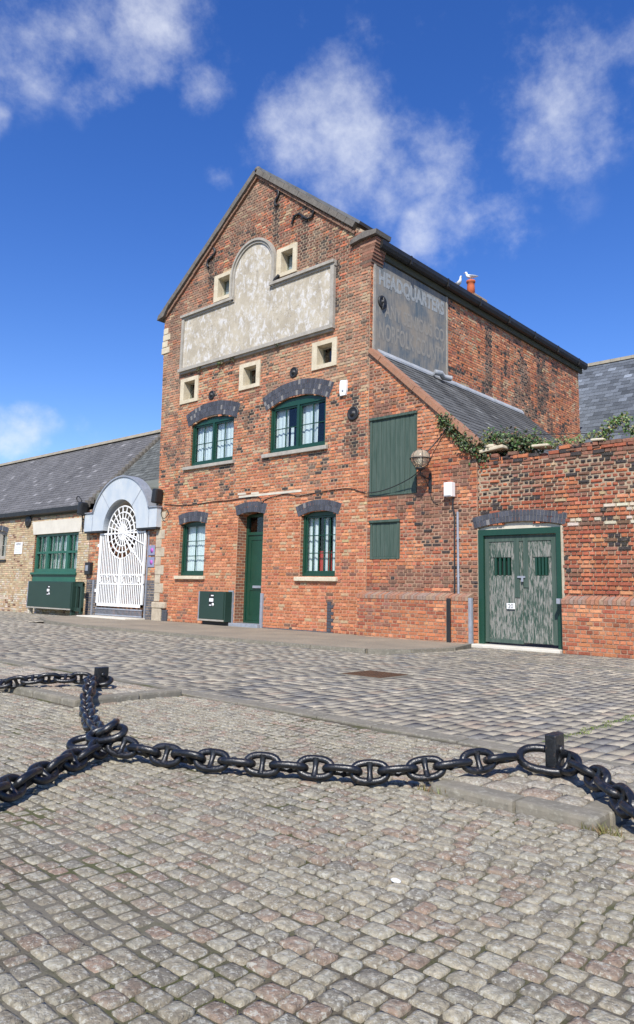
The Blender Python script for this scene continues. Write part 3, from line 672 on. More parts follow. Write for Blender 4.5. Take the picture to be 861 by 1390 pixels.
mb = MB().lathe([(.17, 0), (.17, .03), (.13, .05), (.11, .03), (.05, .03), (.05, .08), (.02, .09)], (XR+.03, 14.06, 8.28), 'x', 20).tube([(XR+.05, 14.06, 8.1), (XR+.1, 14.06, 8.28), (XR+.05, 14.08, 8.42)], .03, 6); mb.build('wall_anchor', M['black'], WH)
# chimney (short stack on the slope near the gutter)
CH = MB().box(-11.45, -10.90, 18.95, 19.75, 9.6, 10.22, bev=.02).build('chimney', M['mortar_side'], WH)
MB().lathe([(.13, 0), (.12, .30), (.11, .42), (.14, .44), (.14, .50), (.10, .51), (.10, .3)], (-11.12, 19.12, 10.21), 'z', 16).build('chimney_pot', M['terracotta'], CH)
# cream string-course patches above the door
mb = MB().box(-15.3, -12.9, D-.016, D, 3.56, 3.62).box(-15.35, -15.0, D-.02, D, 3.64, 3.70).box(-14.8, -14.5, D-.02, D, 3.62, 3.68); mb.build('stone_strip', M['cream'], WH)

# ================================================================== LEAN-TO
LT = empty('lean_to', (-9.3, D, 0), 'red brick lean-to with sloping slate roof and two green boarded shutters', 'outbuilding')
SH_U = (-10.68, -9.34, 3.27, 5.16, 5.16); SH_L = (-10.64, -9.80, 1.80, 2.70, 2.70)
def ztop(x): return 6.88-.915*(x-XR)
def span_lt(z):
    x1 = min(-7.80, XR+(6.80-z)/.915); s = [(XR, x1)]; hs = chord(SH_U, z)+chord(SH_L, z); return subtract(s, hs) if x1 > XR+.1 else []
def wlt(U, Z):
    n1 = fbm(np.c_[U, Z, Z*0+31], .9); n2 = fbm(np.c_[U, Z, Z*0+71], .7)
    W = np.tile(wts(orange=.32, light=.16, red=.18, rust=.14, pink=.16, brown=.03), (len(U), 1))
    dk = sstep(n1, .56, .66)[:, None]*.8; W = W*(1-dk)+wts(rust=.5, brown=.42, dark=.08)*dk
    fi = (sstep(n2, .5, .62)*sstep(U, -9.6, -9.0)*(1-sstep(Z, 4.9, 5.4))*sstep(Z, 2.9, 3.3))[:, None]*.9; W = W*(1-fi)+wts(orange=.55, light=.3, red=.15)*fi
    tp = sstep(Z+(n1-.5), 4.9, 5.3)[:, None]*.5; W = W*(1-tp)+wts(orange=.45, light=.2, brown=.2, rust=.15)*tp
    return W
mbase = poly_sheet('x', [(XR+.002, -.1), (-7.80, -.1), (-7.80, ztop(-7.80)-.02), (XR+.002, ztop(XR)-.02)], [op_poly(SH_U), op_poly(SH_L)], D+.006, .4, None, build=False)
brick_object('front_wall', brick_arrays(-.03, 6.85, span_lt, seed=5), D, 'y', lambda U, Z: palette(U, Z, wlt), LT, [M['brick'], M['mortar_red']], proud=.008, base_mb=mbase, erode=lambda U, Z: .8*sstep(fbm(np.c_[U, Z, Z*0+9], 1.3), .42, .62))
MB().box(-8.2, -7.81, D+.4, 21.4, -.1, 4.0).build('outer_wall', M['mortar_side'], LT)
MB().prism([(XR+.02, -.1), (-8.2, -.1), (-8.2, 4.3), (XR+.02, 6.7)], 21.0, 21.4).build('rear_wall', M['mortar'], LT)
MB().box(XR+.03, -8.21, D+1.0, D+1.05, 0, 4.2).build('dark_room_backing', M['dark'], LT)  # near-black sheet stands in for the unlit inside of the lean-to
v = Vector((-3.02, 0, 3.02*.915)); slates('roof', (-7.70, D+.22, ztop(-7.70)+.05), (0, 1, 0), v, 7.9, v.length, LT, w=.28, g=.2, col=(.095, .096, .094), var=.06, seed=8, streak=.8)
slope_band('verge_coping', (-7.78, ztop(-7.78)-.02), (XR+.0, ztop(XR)-.02), .0, .12, D-.07, D+.23, M['verge'], LT, 9)
MB().prism([(XR+.012, 6.95), (XR+.11, 6.86), (XR+.11, 6.91), (XR+.03, 7.02), (XR+.012, 7.02)], D+.3, 21.6).build('lead_flashing', M['lead'], LT)
mb = MB(); mb.tube([(XR+.2, 16.2, 6.95), (XR+.3, 16.35, 6.93), (XR+.22, 16.6, 6.9), (XR+.35, 16.8, 6.88)], .08, 7); mb.build('rag_of_lead', M['lead'], LT)
def shutter(o, nb, yy=D-.02):
    x0, x1, z0, z1 = o[0], o[1], o[2], o[3]
    fr = poly_sheet('shutter', [(x0+.002, z0+.002), (x1-.002, z0+.002), (x1-.002, z1-.002), (x0+.002, z1-.002)], [[(x0+.06, z0+.05), (x1-.06, z0+.05), (x1-.06, z1-.07), (x0+.06, z1-.07)]], yy, .12, M['green_dull'], LT)
    mb = MB(); w = (x1-x0-.12)/nb
    for k in range(nb): mb.box(x0+.062+k*w, x0+.058+(k+1)*w-.004, yy+.018+random.uniform(0, .005), yy+.05, z0+.052, z1-.072, bev=.005)
    mb.build('boards', M['green_dull'], fr)
    MB().box(x0-.02, x1+.02, yy-.03, yy+.02, z1-.05, z1+.005).build('head_rail', M['green_dull'], fr)
shutter(SH_U, 9); shutter(SH_L, 6)
# ================================================================== GARDEN WALL with the gate
GW = empty('yard_wall', (-5, D, 0), 'weathered red brick yard wall with crumbling top around a green double gate', 'wall')
GO = (-7.80, -5.98, -.1, 2.41, 2.50); GX1 = -.5
def gtop(x): return 3.90+.07*math.sin(x*2.1)+.05*math.sin(x*5.3+1)
def span_gw(z):
    s = [(-7.79, GX1)]
    if z > 3.72:
        s = []; x = -7.79
        while x < GX1:
            x2 = x+random.uniform(.25, .9)
            if z < gtop(x)+random.uniform(-.04, .05): s.append((x, min(x2, GX1)))
            x = x2
    return subtract(s, chord(GO, z))
def wgw(U, Z):
    n1 = fbm(np.c_[U, Z, Z*0+131], 1.3); W = np.tile(wts(orange=.22, light=.04, red=.38, rust=.16, pink=.08, brown=.08, dark=.012), (len(U), 1))
    up = sstep(Z+(n1-.5)*.8, 2.7, 3.2)[:, None]; W = W*(1-up)+wts(dark=.17, brown=.17, rust=.24, red=.18, orange=.2, buff=.04)*up
    pl = ((np.abs(Z-2.47) < .09)*(U > -5.85)*.85+(np.abs(Z-2.70) < .05)*(U > -5.5)*.7)[:, None]; W = W*(1-pl)+wts(pale=.8, buff=.2)*pl
    return W
def er_gw(U, Z): return (.25+.9*sstep(Z, 2.7, 3.2))*sstep(fbm(np.c_[U, Z, Z*0+77], 1.6), .3, .55)
mbase = poly_sheet('x', [(-7.79, -.1), (GX1, -.1), (GX1, 3.74), (-7.79, 3.74)], [arch_poly(-7.79+.0, -5.98, -.05, 2.41, 2.50)], D+.022, .4, None, build=False)
brick_object('brickwork', brick_arrays(-.03, 4.05, span_gw, seed=6, h=.08), D, 'y', lambda U, Z: palette(U, Z, wgw), GW, [M['brick'], M['mortar']], proud=.010, rough=.004, inset=.006, base_mb=mbase, erode=er_gw, sink=.024)
# the crumbling top courses: loose bricks with depth
mb = MB(); R_ = random.Random(21)
for row in range(3):
    for ydep in range(3):
        x = -7.75
        while x < GX1:
            w = R_.choice((.11, .22, .22)); z = 3.73+row*.078
            if z < gtop(x)+R_.uniform(-.07, .06):
                a = R_.uniform(-.06, .06); c = R_.choice([PAL['dark'], PAL['brown'], PAL['red'], PAL['rust'], PAL['rust'], PAL['orange']]); cy = D+.06+ydep*.13+R_.uniform(-.03, .02)
                rot = Matrix.Translation((x+w/2, cy, z)) @ Matrix.Rotation(a, 4, 'Z') @ Matrix.Rotation(R_.uniform(-.05, .05), 4, 'Y')
                mb.box(-w/2+.006, w/2-.006, -.055, .055, -.002, .068, 0, c, bev=.010, rot=rot)
            x += w
mb.build('loose_top_courses', M['brick'], GW)
for (x0, x1, z, hh, t) in ((-7.74, -7.18, 4.06, .07, -.12), (-7.60, -7.38, 4.13, .07, .1), (-6.55, -6.2, 4.02, .05, .03), (-5.35, -5.1, 4.0, .045, .04)):
    rot = Matrix.Translation(((x0+x1)/2, D+.17, z)) @ Matrix.Rotation(t, 4, 'Y'); w = (x1-x0)/2
    MB().box(-w, w, -.22, .2, -.035, hh-.035, bev=.02, rot=rot).build('coping_stone', M['stone'], GW)
arch_ring('brick_arch', -7.80, -5.98, 2.42, 2.515, .235, 2, GW, extra=.07, vw=.075)
# gate frame
gf = poly_sheet('gate_frame', [(-7.78, .03), (-6.0, .03), (-6.0, 2.37), (-7.78, 2.37)], [[(-7.66, .0305), (-6.09, .0305), (-6.09, 2.25), (-7.66, 2.25)]], D-.03, .16, M['green'], GW)
poly_sheet('arch_infill', arch_poly(-7.79, -5.99, 2.371, 2.40, 2.505), [], D+.05, .1, M['cream'], GW)
mb = MB().box(-7.80, -7.781, D-.012, D+.2, 0, 2.4).box(-5.999, -5.95, D-.012, D+.02, .9, 2.4); mb.build('jamb_render', M['quoin'], GW)
MB().box(-7.85, -5.95, D-.30, D+.3, -.02, .055, bev=.015).build('gate_threshold', M['lintel'], GW)
def gate_leaf(x0, x1, zb, side):
    y = D+.04; gx0, gx1 = (x0+.19, x1-.25) if side == 'l' else (x0+.25, x1-.2)
    lf = poly_sheet('gate_leaf', [(x0, zb), (x1, zb), (x1, 2.24), (x0, 2.24)], [[(gx0, 1.44), (gx1, 1.44), (gx1, 1.79), (gx0, 1.79)]], y+.02, .04, M['gate_paint'], GW)
    mb = MB(); w = (x1-x0)/7
    for k in range(7):
        a = x0+k*w; b = a+w-.006
        for (za, zc) in (((zb+.01, 1.43), (1.80, 2.12)) if (b > gx0 and a < gx1) else ((zb+.01, 2.12),)): mb.box(a, b, y+random.uniform(0, .004), y+.022, za, zc, bev=.004)
    mb.build('boards', M['gate_paint'], lf)
    mb = MB().box(x0, x1, y-.012, y+.004, 2.12, 2.24); mb.box(*( (x0, x0+.09) if side == 'l' else (x1-.12, x1)), y-.012, y+.002, zb, 2.12)
    mb.box(*((x1-.17, x1-.06) if side == 'l' else (x0+.02, x0+.12)), y-.014, y+.002, 1.2 if side == 'r' else 1.0, 2.12)
    if side == 'l': mb.box(x0, x1, y-.02, y+.004, zb, zb+.07)
    mb.build('leaf_rails', M['green_dull'], lf)
    mb = MB()
    for k in range(4): a = gx0+(gx1-gx0)*(k+.5)/4; mb.box(a-.022, a+.022, y-.004, y+.05, 1.44, 1.79)
    mb.build('grille', M['green'], lf)
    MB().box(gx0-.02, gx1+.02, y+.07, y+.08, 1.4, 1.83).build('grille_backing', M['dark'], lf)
    return lf
L1 = gate_leaf(-7.655, -6.83, .10, 'l'); L2 = gate_leaf(-6.822, -6.095, .12, 'r')
mb = MB().box(-6.93, -6.76, D+.005, D+.02, 1.385, 1.425, bev=.004).box(-6.84, -6.80, D-.01, D+.02, 1.31, 1.39, bev=.004); mb.build('hasp', M['galv'], L1)
NP = MB().box(-7.17, -6.99, D+.005, D+.02, .77, .885, bev=.004).build('number_plate', M['white_plastic'], L1)
text_mesh('20', .085, .11, lambda a, b: (-7.135+a, D+.003, .785+b), 'number', M['ink'], L1, .008)
# low buttress walls
def low_wall(name, x0, x1, label, xs=()):
    e = empty(name, ((x0+x1)/2, D-.22, 0), label, 'low wall'); Y = D-.22
    def sp(z): return subtract([(x0, x1)], [(a-.01, a+.01) for a in xs])
    def wl(U, Z): return np.tile(wts(orange=.50, light=.14, red=.26, rust=.08), (len(U), 1))
    base = MB().box(x0+.004, x1-.004, Y, D-.012, -.1, .905)
    brick_object('brickwork', brick_arrays(-.01, .90, sp, seed=int(abs(x0)*10), h=.076), Y, 'y', lambda U, Z: palette(U, Z, wl), e, [M['brick'], M['mortar_red']], proud=.008, base_mb=base)
    mb = MB(); n = int((x1-x0)/.078); w = (x1-x0)/n
    for k in range(n):
        a = x0+k*w+.005; b = x0+(k+1)*w-.005; j = random.uniform(-.006, .006); c = random.choice([(.34, .17, .11), (.30, .17, .12), (.33, .22, .15), (.28, .2, .16), (.36, .16, .09)])
        pr = [(Y-.015, .905), (D-.013, .905), (D-.013, 1.06+j), (Y-.015, .985+j)]
        mb.prism([(p, q) for p, q in pr], a, b, 'x', 0, c)
    mb.box(x0+.005, x1-.005, Y+.0, D-.014, .9055, .965, 1)
    mb.build('brick_on_edge_coping', [M['brick'], M['mortar']], e)
    for (sx, sgn) in ((x0, -1), (x1, 1)):  # ends
        Bz = brick_arrays(-.01, .90, lambda z: [(Y+.003, D-.015)], seed=3, h=.076)
        if sgn > 0: brick_object('end_brickwork', Bz, sx-.004, 'x', lambda U, Z: palette(U, Z, wl), e, [M['brick']], proud=.007)
    return e
low_wall('buttress_wall', -10.84, -7.90, 'low orange brick buttress wall with sloping brick cap, left of the green gate', (-8.42,))
low_wall('buttress_wall', -5.93, GX1, 'low orange brick buttress wall with sloping brick cap, right of the green gate')

# ================================================================== PORTAL with the white gate
PT = empty('entrance_portal', (-20.9, D, 0), 'pale blue-grey arched portal with white iron gate and sunburst fan', 'gateway')
yp = D-.20; pcx = -20.9; Rz = 2.92
oarc = [(pcx+1.70*math.cos(t), Rz+1.70*math.sin(t)) for t in np.linspace(.345, PI-.345, 41)]
iarc = [(pcx+.96*math.cos(t), Rz-.0+.96*math.sin(t)) for t in np.linspace(PI, 0, 33)]
hood = [(-23.06, 2.89), (pcx-.96, 2.89)]+iarc+[(pcx+.96, 2.89), (-18.86, 2.89), (-18.86, 3.50)]+oarc+[(-23.06, 3.50)]
HD = poly_sheet('arch_hood', hood, [], yp, .30, M['zinc'], PT)
mb = MB()
oo = [(pcx+1.75*math.cos(t), Rz+1.75*math.sin(t)) for t in np.linspace(.335, PI-.335, 41)]
for k in range(40): mb.prism([oarc[k], oo[k], oo[k+1], oarc[k+1]], yp-.04, yp+.30)
mb.box(-23.09, -22.5, yp-.04, yp+.30, 3.503, 3.54).box(-19.30, -18.83, yp-.04, yp+.30, 3.503, 3.54)
for t in (PI*.26, PI*.74): mb.add([(pcx+r*math.cos(t+s), yp-.006, Rz+r*math.sin(t+s)) for r, s in ((.97, -.012), (1.69, -.007), (1.69, .007), (.97, .012))], [(0, 1, 2, 3)])
for x in (-22.55, -19.28): mb.box(x, x+.015, yp-.008, yp, 2.9, 3.5)
mb.build('lead_edging', M['galv'], HD)
MB().box(-23.04, -18.88, yp+.01, D+.25, 2.84, 2.888).build('hood_base_trim', M['black'], HD) if False else None
mb = MB(); mb.box(-23.04, pcx-.98, yp+.01, D+.24, 2.83, 2.888).box(pcx+.98, -18.88, yp+.01, D+.24, 2.83, 2.888); mb.build('hood_base_trim', M['black'], HD)
# rear part of the reveal of the arch (deep)
ia = [(pcx+.96*math.cos(t), Rz+.96*math.sin(t)) for t in np.linspace(0, PI, 33)]; ib = [(pcx+1.06*math.cos(t), Rz+1.06*math.sin(t)) for t in np.linspace(0, PI, 33)]
mb = MB()
for k in range(32): mb.prism([ia[k], ib[k], ib[k+1], ia[k+1]], yp+.303, D+1.1)
mb.build('arch_soffit', M['lintel'], HD)
def wp(U, Z):
    lo = (Z < 1.25)[:, None]; return np.where(lo, wts(dark=1.), wts(buff=.25, orange=.25, rust=.2, light=.15, brown=.15)*np.ones((len(U), 1)))
def colp(U, Z):
    c, i = palette(U, Z, wp); k = Z < 1.25; c[k] = np.array((.09, .095, .11))*(.7+.6*RS.rand(k.sum(), 1)); return c, i
for (a, b) in ((-22.96, -22.10), (-19.55, -18.99)):
    base = MB().box(a, b, D+.0, D+.45, -.1, 2.885)
    pr = brick_object('brick_pier', brick_arrays(-.03, 2.86, lambda z: [(a, b)], seed=9), D, 'y', colp, PT, [M['brick'], M['mortar']], base_mb=base)
    brick_object('pier_return', brick_arrays(-.03, 2.86, lambda z: [(D, D+.45)], seed=9), b, 'x', colp, pr, [M['brick']])
# passage behind
mb = MB().box(-22.5, -22.11, D+.46, D+4, -.1, 4.4).box(-19.54, -19.0, D+.46, D+4, -.1, 4.4).box(-22.11, -19.54, D+3.9, D+4, -.1, 4.4); mb.build('passage_walls', M['mortar'], PT)
MB().box(-22.11, -19.54, D+.50, D+3.9, 4.2, 4.4).build('passage_ceiling', M['grey_in'], PT)
MB().box(-22.0, -19.6, D+1.6, D+1.66, .05, 2.8).build('inner_door', M['rust'], PT)
MB().prism([(pcx-1.0, 2.86), (pcx+1.0, 2.86)]+[(pcx+1.0*math.cos(t), 2.87+1.0*math.sin(t)) for t in np.linspace(0, PI, 20)], D+1.2, D+1.3).build('tympanum', M['grey_in'], PT)
# white iron gate
WG = MB(); yg = D-.07; gx0, gx1 = -22.17, -19.53; gz0, gz1 = .40, 2.80; fcx = -20.86; fz = 2.80; fr_ = .86
WG.box(gx0, gx0+.07, yg-.03, yg+.03, gz0, gz1).box(gx1-.07, gx1, yg-.03, yg+.03, gz0, gz1).box(gx0, gx1, yg-.03, yg+.03, gz0, gz0+.09).box(gx0, gx1, yg-.028, yg+.028, gz1-.05, gz1)
WG.box(fcx-.05, fcx-.008, yg-.032, yg+.03, gz0, 1.95).box(fcx+.008, fcx+.05, yg-.032, yg+.03, gz0, 1.95).box(gx0, gx1, yg-.022, yg+.022, 1.10, 1.14).box(gx0, gx1, yg-.022, yg+.022, 1.40, 1.44)
GT = WG.build('iron_gate', M['white'], PT)
mb = MB(); nb = 26
for k in range(1, nb):
    x = gx0+(gx1-gx0)*k/nb; dx = x-fcx; top = gz1-.05
    if abs(dx) < fr_: top = fz-math.sqrt(fr_**2-dx*dx)
    mb.tube([(x, yg, gz0+.05), (x, yg, top)], .021, 6)
mb.build('gate_bars', M['white'], GT)
mb = MB()
for k in range(6):
    x = gx0+.2+k*.44
    for s in (-1, 1): mb.tube([(x-.12*s, yg-.02, 1.14), (x-.02*s, yg-.02, 1.2), (x+.02*s, yg-.02, 1.34), (x+.12*s, yg-.02, 1.40)], .012, 6)
mb.build('scroll_band', M['white'], GT)
mb = MB()
for q in (.24, .45, .66, .86): mb.tube([(fcx+q*math.cos(t), yg, fz+q*math.sin(t)) for t in np.linspace(0, 2*PI, 49)[:-1]], .026, 6, closed=True)
for k in range(20):
    t = 2*PI*k/20+.08; mb.tube([(fcx+.06*math.cos(t), yg, fz+.06*math.sin(t)), (fcx+.87*math.cos(t), yg, fz+.87*math.sin(t))], .022, 6)
mb.lathe([(.09, -.02), (.09, .03), (.05, .05)], (fcx, yg, fz), 'y', 14)
mb.tube([(fcx-.06, yg-.02, fz), (gx1-.02, yg-.02, 1.66)], .024, 6).tube([(fcx, yg-.02, fz), (gx1-.02, yg-.02, 2.36)], .024, 6)
mb.build('sunburst_fan', M['white'], GT)
mb = MB()
for z in (.85, 2.35): mb.box(gx0-.12, gx0, yg-.02, yg+.02, z, z+.1)
mb.build('gate_hinge', M['white'], GT)
mb = MB().box(gx0, gx1, yg-.02, yg+.02, .10, .14).box(gx0, gx1, yg-.02, yg+.02, .30, .34)
for k in range(40): x = gx0+(gx1-gx0)*(k+.5)/40; mb.box(x-.006, x+.006, yg-.01, yg+.01, .14, .30)
mb.build('threshold_grille', M['galv'], GT)
MB().box(-22.52, -22.46, D-.05, D-.012, .05, 1.25).build('flood_board_channel', M['galv'], PT); MB().box(-19.46, -19.42, D-.05, D-.012, .05, 2.8).build('flood_board_channel', M['galv'], PT)
for z in (2.03, 1.66):
    pq = MB().box(-19.49, -19.10, D-.03, D-.011, z, z+.31, bev=.005).build('plaque', M['plaque'], PT)
    MB().lathe([(.075, 0), (.075, .004)], (-19.24, D-.031, z+.15), 'y', 18).build('plaque_disc', M['magenta'], pq)
# lower roof and lead sheet between the portal and the warehouse
slates('low_roof', (-23.3, D+.75, 4.55), (1, 0, 0), (0, 1, 1.02), 4.0, 3.0, PT, seed=13, col=(.10, .105, .10))
mb = MB().add([(-23.3, D+.27, 3.45), (-19.25, D+.27, 3.45), (-19.30, D+.76, 4.63), (-23.3, D+.76, 4.63)], [(0, 1, 2, 3)]).box(-23.3, -19.2, D+.27, D+.6, 2.9, 3.45)
mb.build('lead_sheet_roof', M['leadroof'], PT) if False else None
for (a, b) in ((-23.3, -22.53), (-19.28, -19.25)): pass
mb = MB().prism([(D+.27, 3.3), (D+.77, 3.3), (D+.77, 4.60), (D+.27, 3.55)], -23.3, -19.27, 'x'); 
# keep the arch opening clear: only above the soffit
mb = MB().prism([(D+.27, 4.0), (D+1.0, 4.0), (D+.80, 4.62), (D+.27, 4.25)], -23.3, -19.25, 'x').prism([(D+.27, 3.0), (D+.7, 3.0), (D+.7, 4.0), (D+.27, 4.0)], -19.9, -19.25, 'x').prism([(D+.27, 3.0), (D+.7, 3.0), (D+.7, 4.0), (D+.27, 4.0)], -23.3, -22.0, 'x')
mb.build('lead_sheet_roof', M['leadroof'], PT)

# ================================================================== LEFT BUILDING
LB = empty('stock_brick_outbuilding', (-29, D, 0), 'long low yellow brick building with a grey slate roof, left of the portal', 'building')
BW = (-26.90, -23.72, 1.50, 2.93, 2.93); SW = (-30.85, -29.24, 2.02, 3.10, 3.22)
def span_lb(z): return subtract([(-32.5, -22.98)], chord(BW, z)+chord(SW, z)+([(-26.90, -23.72)] if 1.16 < z <= 1.5 else []))
def wlb(U, Z):
    n = fbm(np.c_[U, Z, Z*0+5], 1.2); W = np.tile(wts(buff=.40, yellow=.55, pale=.12, brown=.03), (len(U), 1))
    lo = (1-sstep(Z+(n-.5)*.5, .6, .9))[:, None]*.7; W = W*(1-lo)+wts(pale=.8, buff=.2)*lo
    t = sstep(Z, 3.4, 3.5)[:, None]*.6; W = W*(1-t)+wts(rust=.3, light=.2, buff=.5)*t; return W
mbase = poly_sheet('x', [(-45, -.1), (-22.98, -.1), (-22.98, 3.68), (-45, 3.68)], [[(BW[0], 1.16), (BW[1], 1.16), (BW[1], BW[3]), (BW[0], BW[3])], op_poly(SW)], D, .4, None, build=False)
brick_object('front_wall', brick_arrays(-.03, 3.66, span_lb, seed=12), D, 'y', lambda U, Z: palette(U, Z, wlb), LB, [M['brick'], M['mortar']], base_mb=mbase)
MB().box(-23.4, -22.98, D+.41, D+3.3, -.1, 4.1).build('end_wall', M['mortar_side'], LB); MB().box(-45, -23.4, D+1.5, D+1.55, 0, 3.6).build('dark_room_backing', M['dark'], LB)  # dark backing: room shade behind the windows given as a near-black colour
v = Vector((0, 3.35, 3.33)); slates('roof', (-45, D-.05, 3.83), (1, 0, 0.0), v, 21.65, v.length, LB, w=.27, g=.165, seed=17, col=(.125, .122, .122), var=.07, streak=.25)
slates('rear_roof', (-45, D+6.7, 3.83), (1, 0, 0), Vector((0, -3.35, 3.33)), 25.6, v.length, LB, w=.6, g=.5, seed=18)
mb = MB()
for k in range(56):
    x = -45+k*.46; mb.prism([(D+3.12, 7.10), (D+3.48, 7.10), (D+3.38, 7.24), (D+3.3, 7.28), (D+3.22, 7.24)], x, x+.45, 'x')
mb.build('ridge_tiles', M['lichen_ridge'], LB)
mb = MB(); 
for k in range(24): s0 = v.length*k/24; a = Vector((-23.33, D-.05, 3.86))+v.normalized()*s0; mb.box(-23.40, -23.22, a.y, a.y+.13, a.z-.08, a.z+.16, bev=.02)
mb.build('verge_tiles', M['coping'], LB)
mb = MB(); P = [(D-.20, 3.70), (D-.06, 3.66), (D-.02, 3.70), (D-.02, 3.86), (D-.20, 3.86)]; mb.prism(P, -45, -23.15, 'x'); mb.build('gutter', M['gutter'], LB)
MB().box(-45, -23.2, D-.018, D, 3.60, 3.675).build('fascia_board', M['soffit'], LB)
MB().prism([(-27.0, 2.935), (-23.60, 2.935), (-23.50, 3.43), (-27.15, 3.43)], D-.03, D+.2).build('lintel', M['lintel'], LB)
w = poly_sheet('window', [(BW[0]+.004, BW[2]), (BW[1]-.004, BW[2]), (BW[1]-.004, BW[3]), (BW[0]+.004, BW[3])], [[(a, zb), (b, zb), (b, zt), (a, zt)] for a, b in ((-26.78, -26.08), (-25.92, -24.62), (-24.46, -23.84)) for zb, zt in ((1.64, 2.20), (2.28, 2.84))], D+.06, .1, M['teal'], LB)
for a, b, c in ((-26.78, -26.08, 2), (-25.92, -24.62, 4), (-24.46, -23.84, 2)):
    for k in range(1, c): x = a+(b-a)*k/c; MB().box(x-.014, x+.014, D+.08, D+.12, 1.64, 2.84).build('glazing_bar', M['teal'], w)
MB().box(-26.8, -23.82, D+.125, D+.13, 1.62, 2.86).build('pane', M['glass'], w)
for a, b in ((-26.75, -26.35), (-26.2, -25.3), (-25.1, -24.55), (-24.3, -23.9)): curtain(a, b, 1.6, 2.85, D+.24, w, amp=.025)
MB().box(-26.95, -23.66, D-.07, D+.10, 1.42, 1.50, bev=.01).build('sill', M['teal'], w)
MB().box(-26.88, -23.74, D+.01, D+.08, 1.161, 1.42).build('panel_below', M['teal'], w)
w = window(SW, LB, 2, 2, 2, 'grey_stone', .1, curt=[(.5, .98, 0, .9, 'curtain', 'curtain')]); 
MB().box(-30.9, -29.15, D-.06, D+.2, 1.93, 2.015).build('window_sill', M['black'], LB); arch_ring('brick_arch', SW[0], SW[1], 3.10, 3.22, .2, 1, LB)
MB().lathe([(.24, 0), (.24, .03), (.18, .05), (.12, .04), (.05, .09)], (-27.50, D-.02, 3.48), 'y', 22).build('wall_anchor', M['black'], LB)
# ================================================================== slate-roofed building behind
RB = empty('slate_roofed_building', (-4, 29, 0), 'dark slate roof rising behind the yard wall at the right edge', 'building')
v = Vector((0, 5, 5.4)); slates('roof', (-13.4, 27.0, 6.1), (1, 0, 0), v, 22, v.length, RB, w=.34, g=.26, seed=23, col=(.105, .118, .135), var=.22, streak=.4)
slates('rear_roof', (-13.4, 37.0, 6.1), (1, 0, 0), Vector((0, -5, 5.4)), 22, v.length, RB, w=1.1, g=.9, seed=24)
mb = MB()
for k in range(48): x = -13.4+k*.46; mb.prism([(31.85, 11.42), (32.15, 11.42), (32.08, 11.58), (31.92, 11.58)], x, x+.45, 'x')
mb.build('ridge_tiles', M['lichen_ridge'], RB); MB().box(-13.2, 8.4, 27.3, 36.7, -.1, 6.0).build('wall', M['mortar'], RB)

# ================================================================== things on the walls
def wall_lamp():
    e = empty('wall_lamp', (-8.97, D, 3.46), 'round glass lantern on an iron bracket beside the large shutter', 'lamp')
    cy = D-.40; cz = 3.95; r = .22
    MB().box(-9.01, -8.93, D-.03, D, 3.25, 3.64, bev=.01).lathe([(.03, 0), (.012, .05)], (-8.97, D-.02, 3.64), 'z', 8).build('wall_plate', M['black'], e)
    MB().tube([(-8.97, D, 3.55), (-8.97, D-.2, 3.56), (-8.97, cy, 3.60), (-8.97, cy, 3.70)], .018, 8).tube([(-8.97, D-.02, 3.32), (-8.97, D-.12, 3.42), (-8.97, D-.25, 3.55)], .012, 8).build('bracket', M['black'], e)
    MB().lathe([(.03, -.27), (.04, -.25), (.11, -.225), (.11, -.20)], (-8.97, cy, cz), 'z', 16).build('lamp_base', M['black'], e)
    prof = [(.10, -.20), (.155, -.13), (.195, -.06), (r, 0), (.20, .09), (.155, .15), (.10, .19), (.02, .20)]
    MB().lathe(prof, (-8.97, cy, cz), 'z', 24).build('globe', M['lampglass'], e)
    mb = MB().tube([(-8.97+(r+.006)*math.cos(t), cy+(r+.006)*math.sin(t), cz) for t in np.linspace(0, 2*PI, 33)[:-1]], .014, 6, closed=True)
    for k in range(6):
        t = k*PI/3+.3; mb.tube([(-8.97+(q+.004)*math.cos(t), cy+(q+.004)*math.sin(t), cz+h) for q, h in prof], .006, 5)
    mb.lathe([(.06, .19), (.06, .205), (.015, .225)], (-8.97, cy, cz), 'z', 12); mb.build('cage', M['black'], e)
    MB().lathe([(.02, -.16), (.045, -.1), (.045, 0), (.02, .04)], (-8.97, cy, cz), 'z', 12).build('bulb', M['white_plastic'], e)
wall_lamp()
e = empty('junction_box', (-8.4, D, 3.1), 'white plastic box on the brick wall above two thin pipes', 'electrical box')
MB().box(-8.53, -8.33, D-.16, D-.012, 3.11, 3.42, bev=.012).build('body', M['white_plastic'], e); MB().box(-8.515, -8.345, D-.175, D-.161, 3.13, 3.40, bev=.006).build('cover', M['white_plastic'], e)
o = MB().tube([(-8.37, D-.03, 3.1), (-8.38, D-.04, 2.9), (-8.34, D-.035, 2.75), (-8.35, D-.03, 1.03)], .018, 8).build('cable_pipe', M['black']); tag(o, 'thin black cable running straight down from the white box', 'cable')
o = MB().tube([(-8.26, D-.035, 2.78), (-8.25, D-.035, 1.05)], .026, 10).box(-8.29, -8.22, D-.05, D, 2.2, 2.23).box(-8.29, -8.22, D-.05, D, 1.4, 1.43).build('conduit', M['galv']); tag(o, 'pale grey vertical conduit beside the black cable below the white box', 'pipe')
o = MB().box(-8.40, -8.31, D-.275, D-.235, -.02, .95, bev=.008).build('iron_channel', M['black']); tag(o, 'black iron channel standing in the middle of the left low buttress wall', 'channel')
o = MB().box(-7.895, -7.85, D-.245, D-.215, .0, .97).box(-7.85, -7.82, D-.25, D-.18, .0, .97).build('flood_gate_channel', M['galv']); tag(o, 'grey metal channel at the left jamb of the green double gate', 'channel')
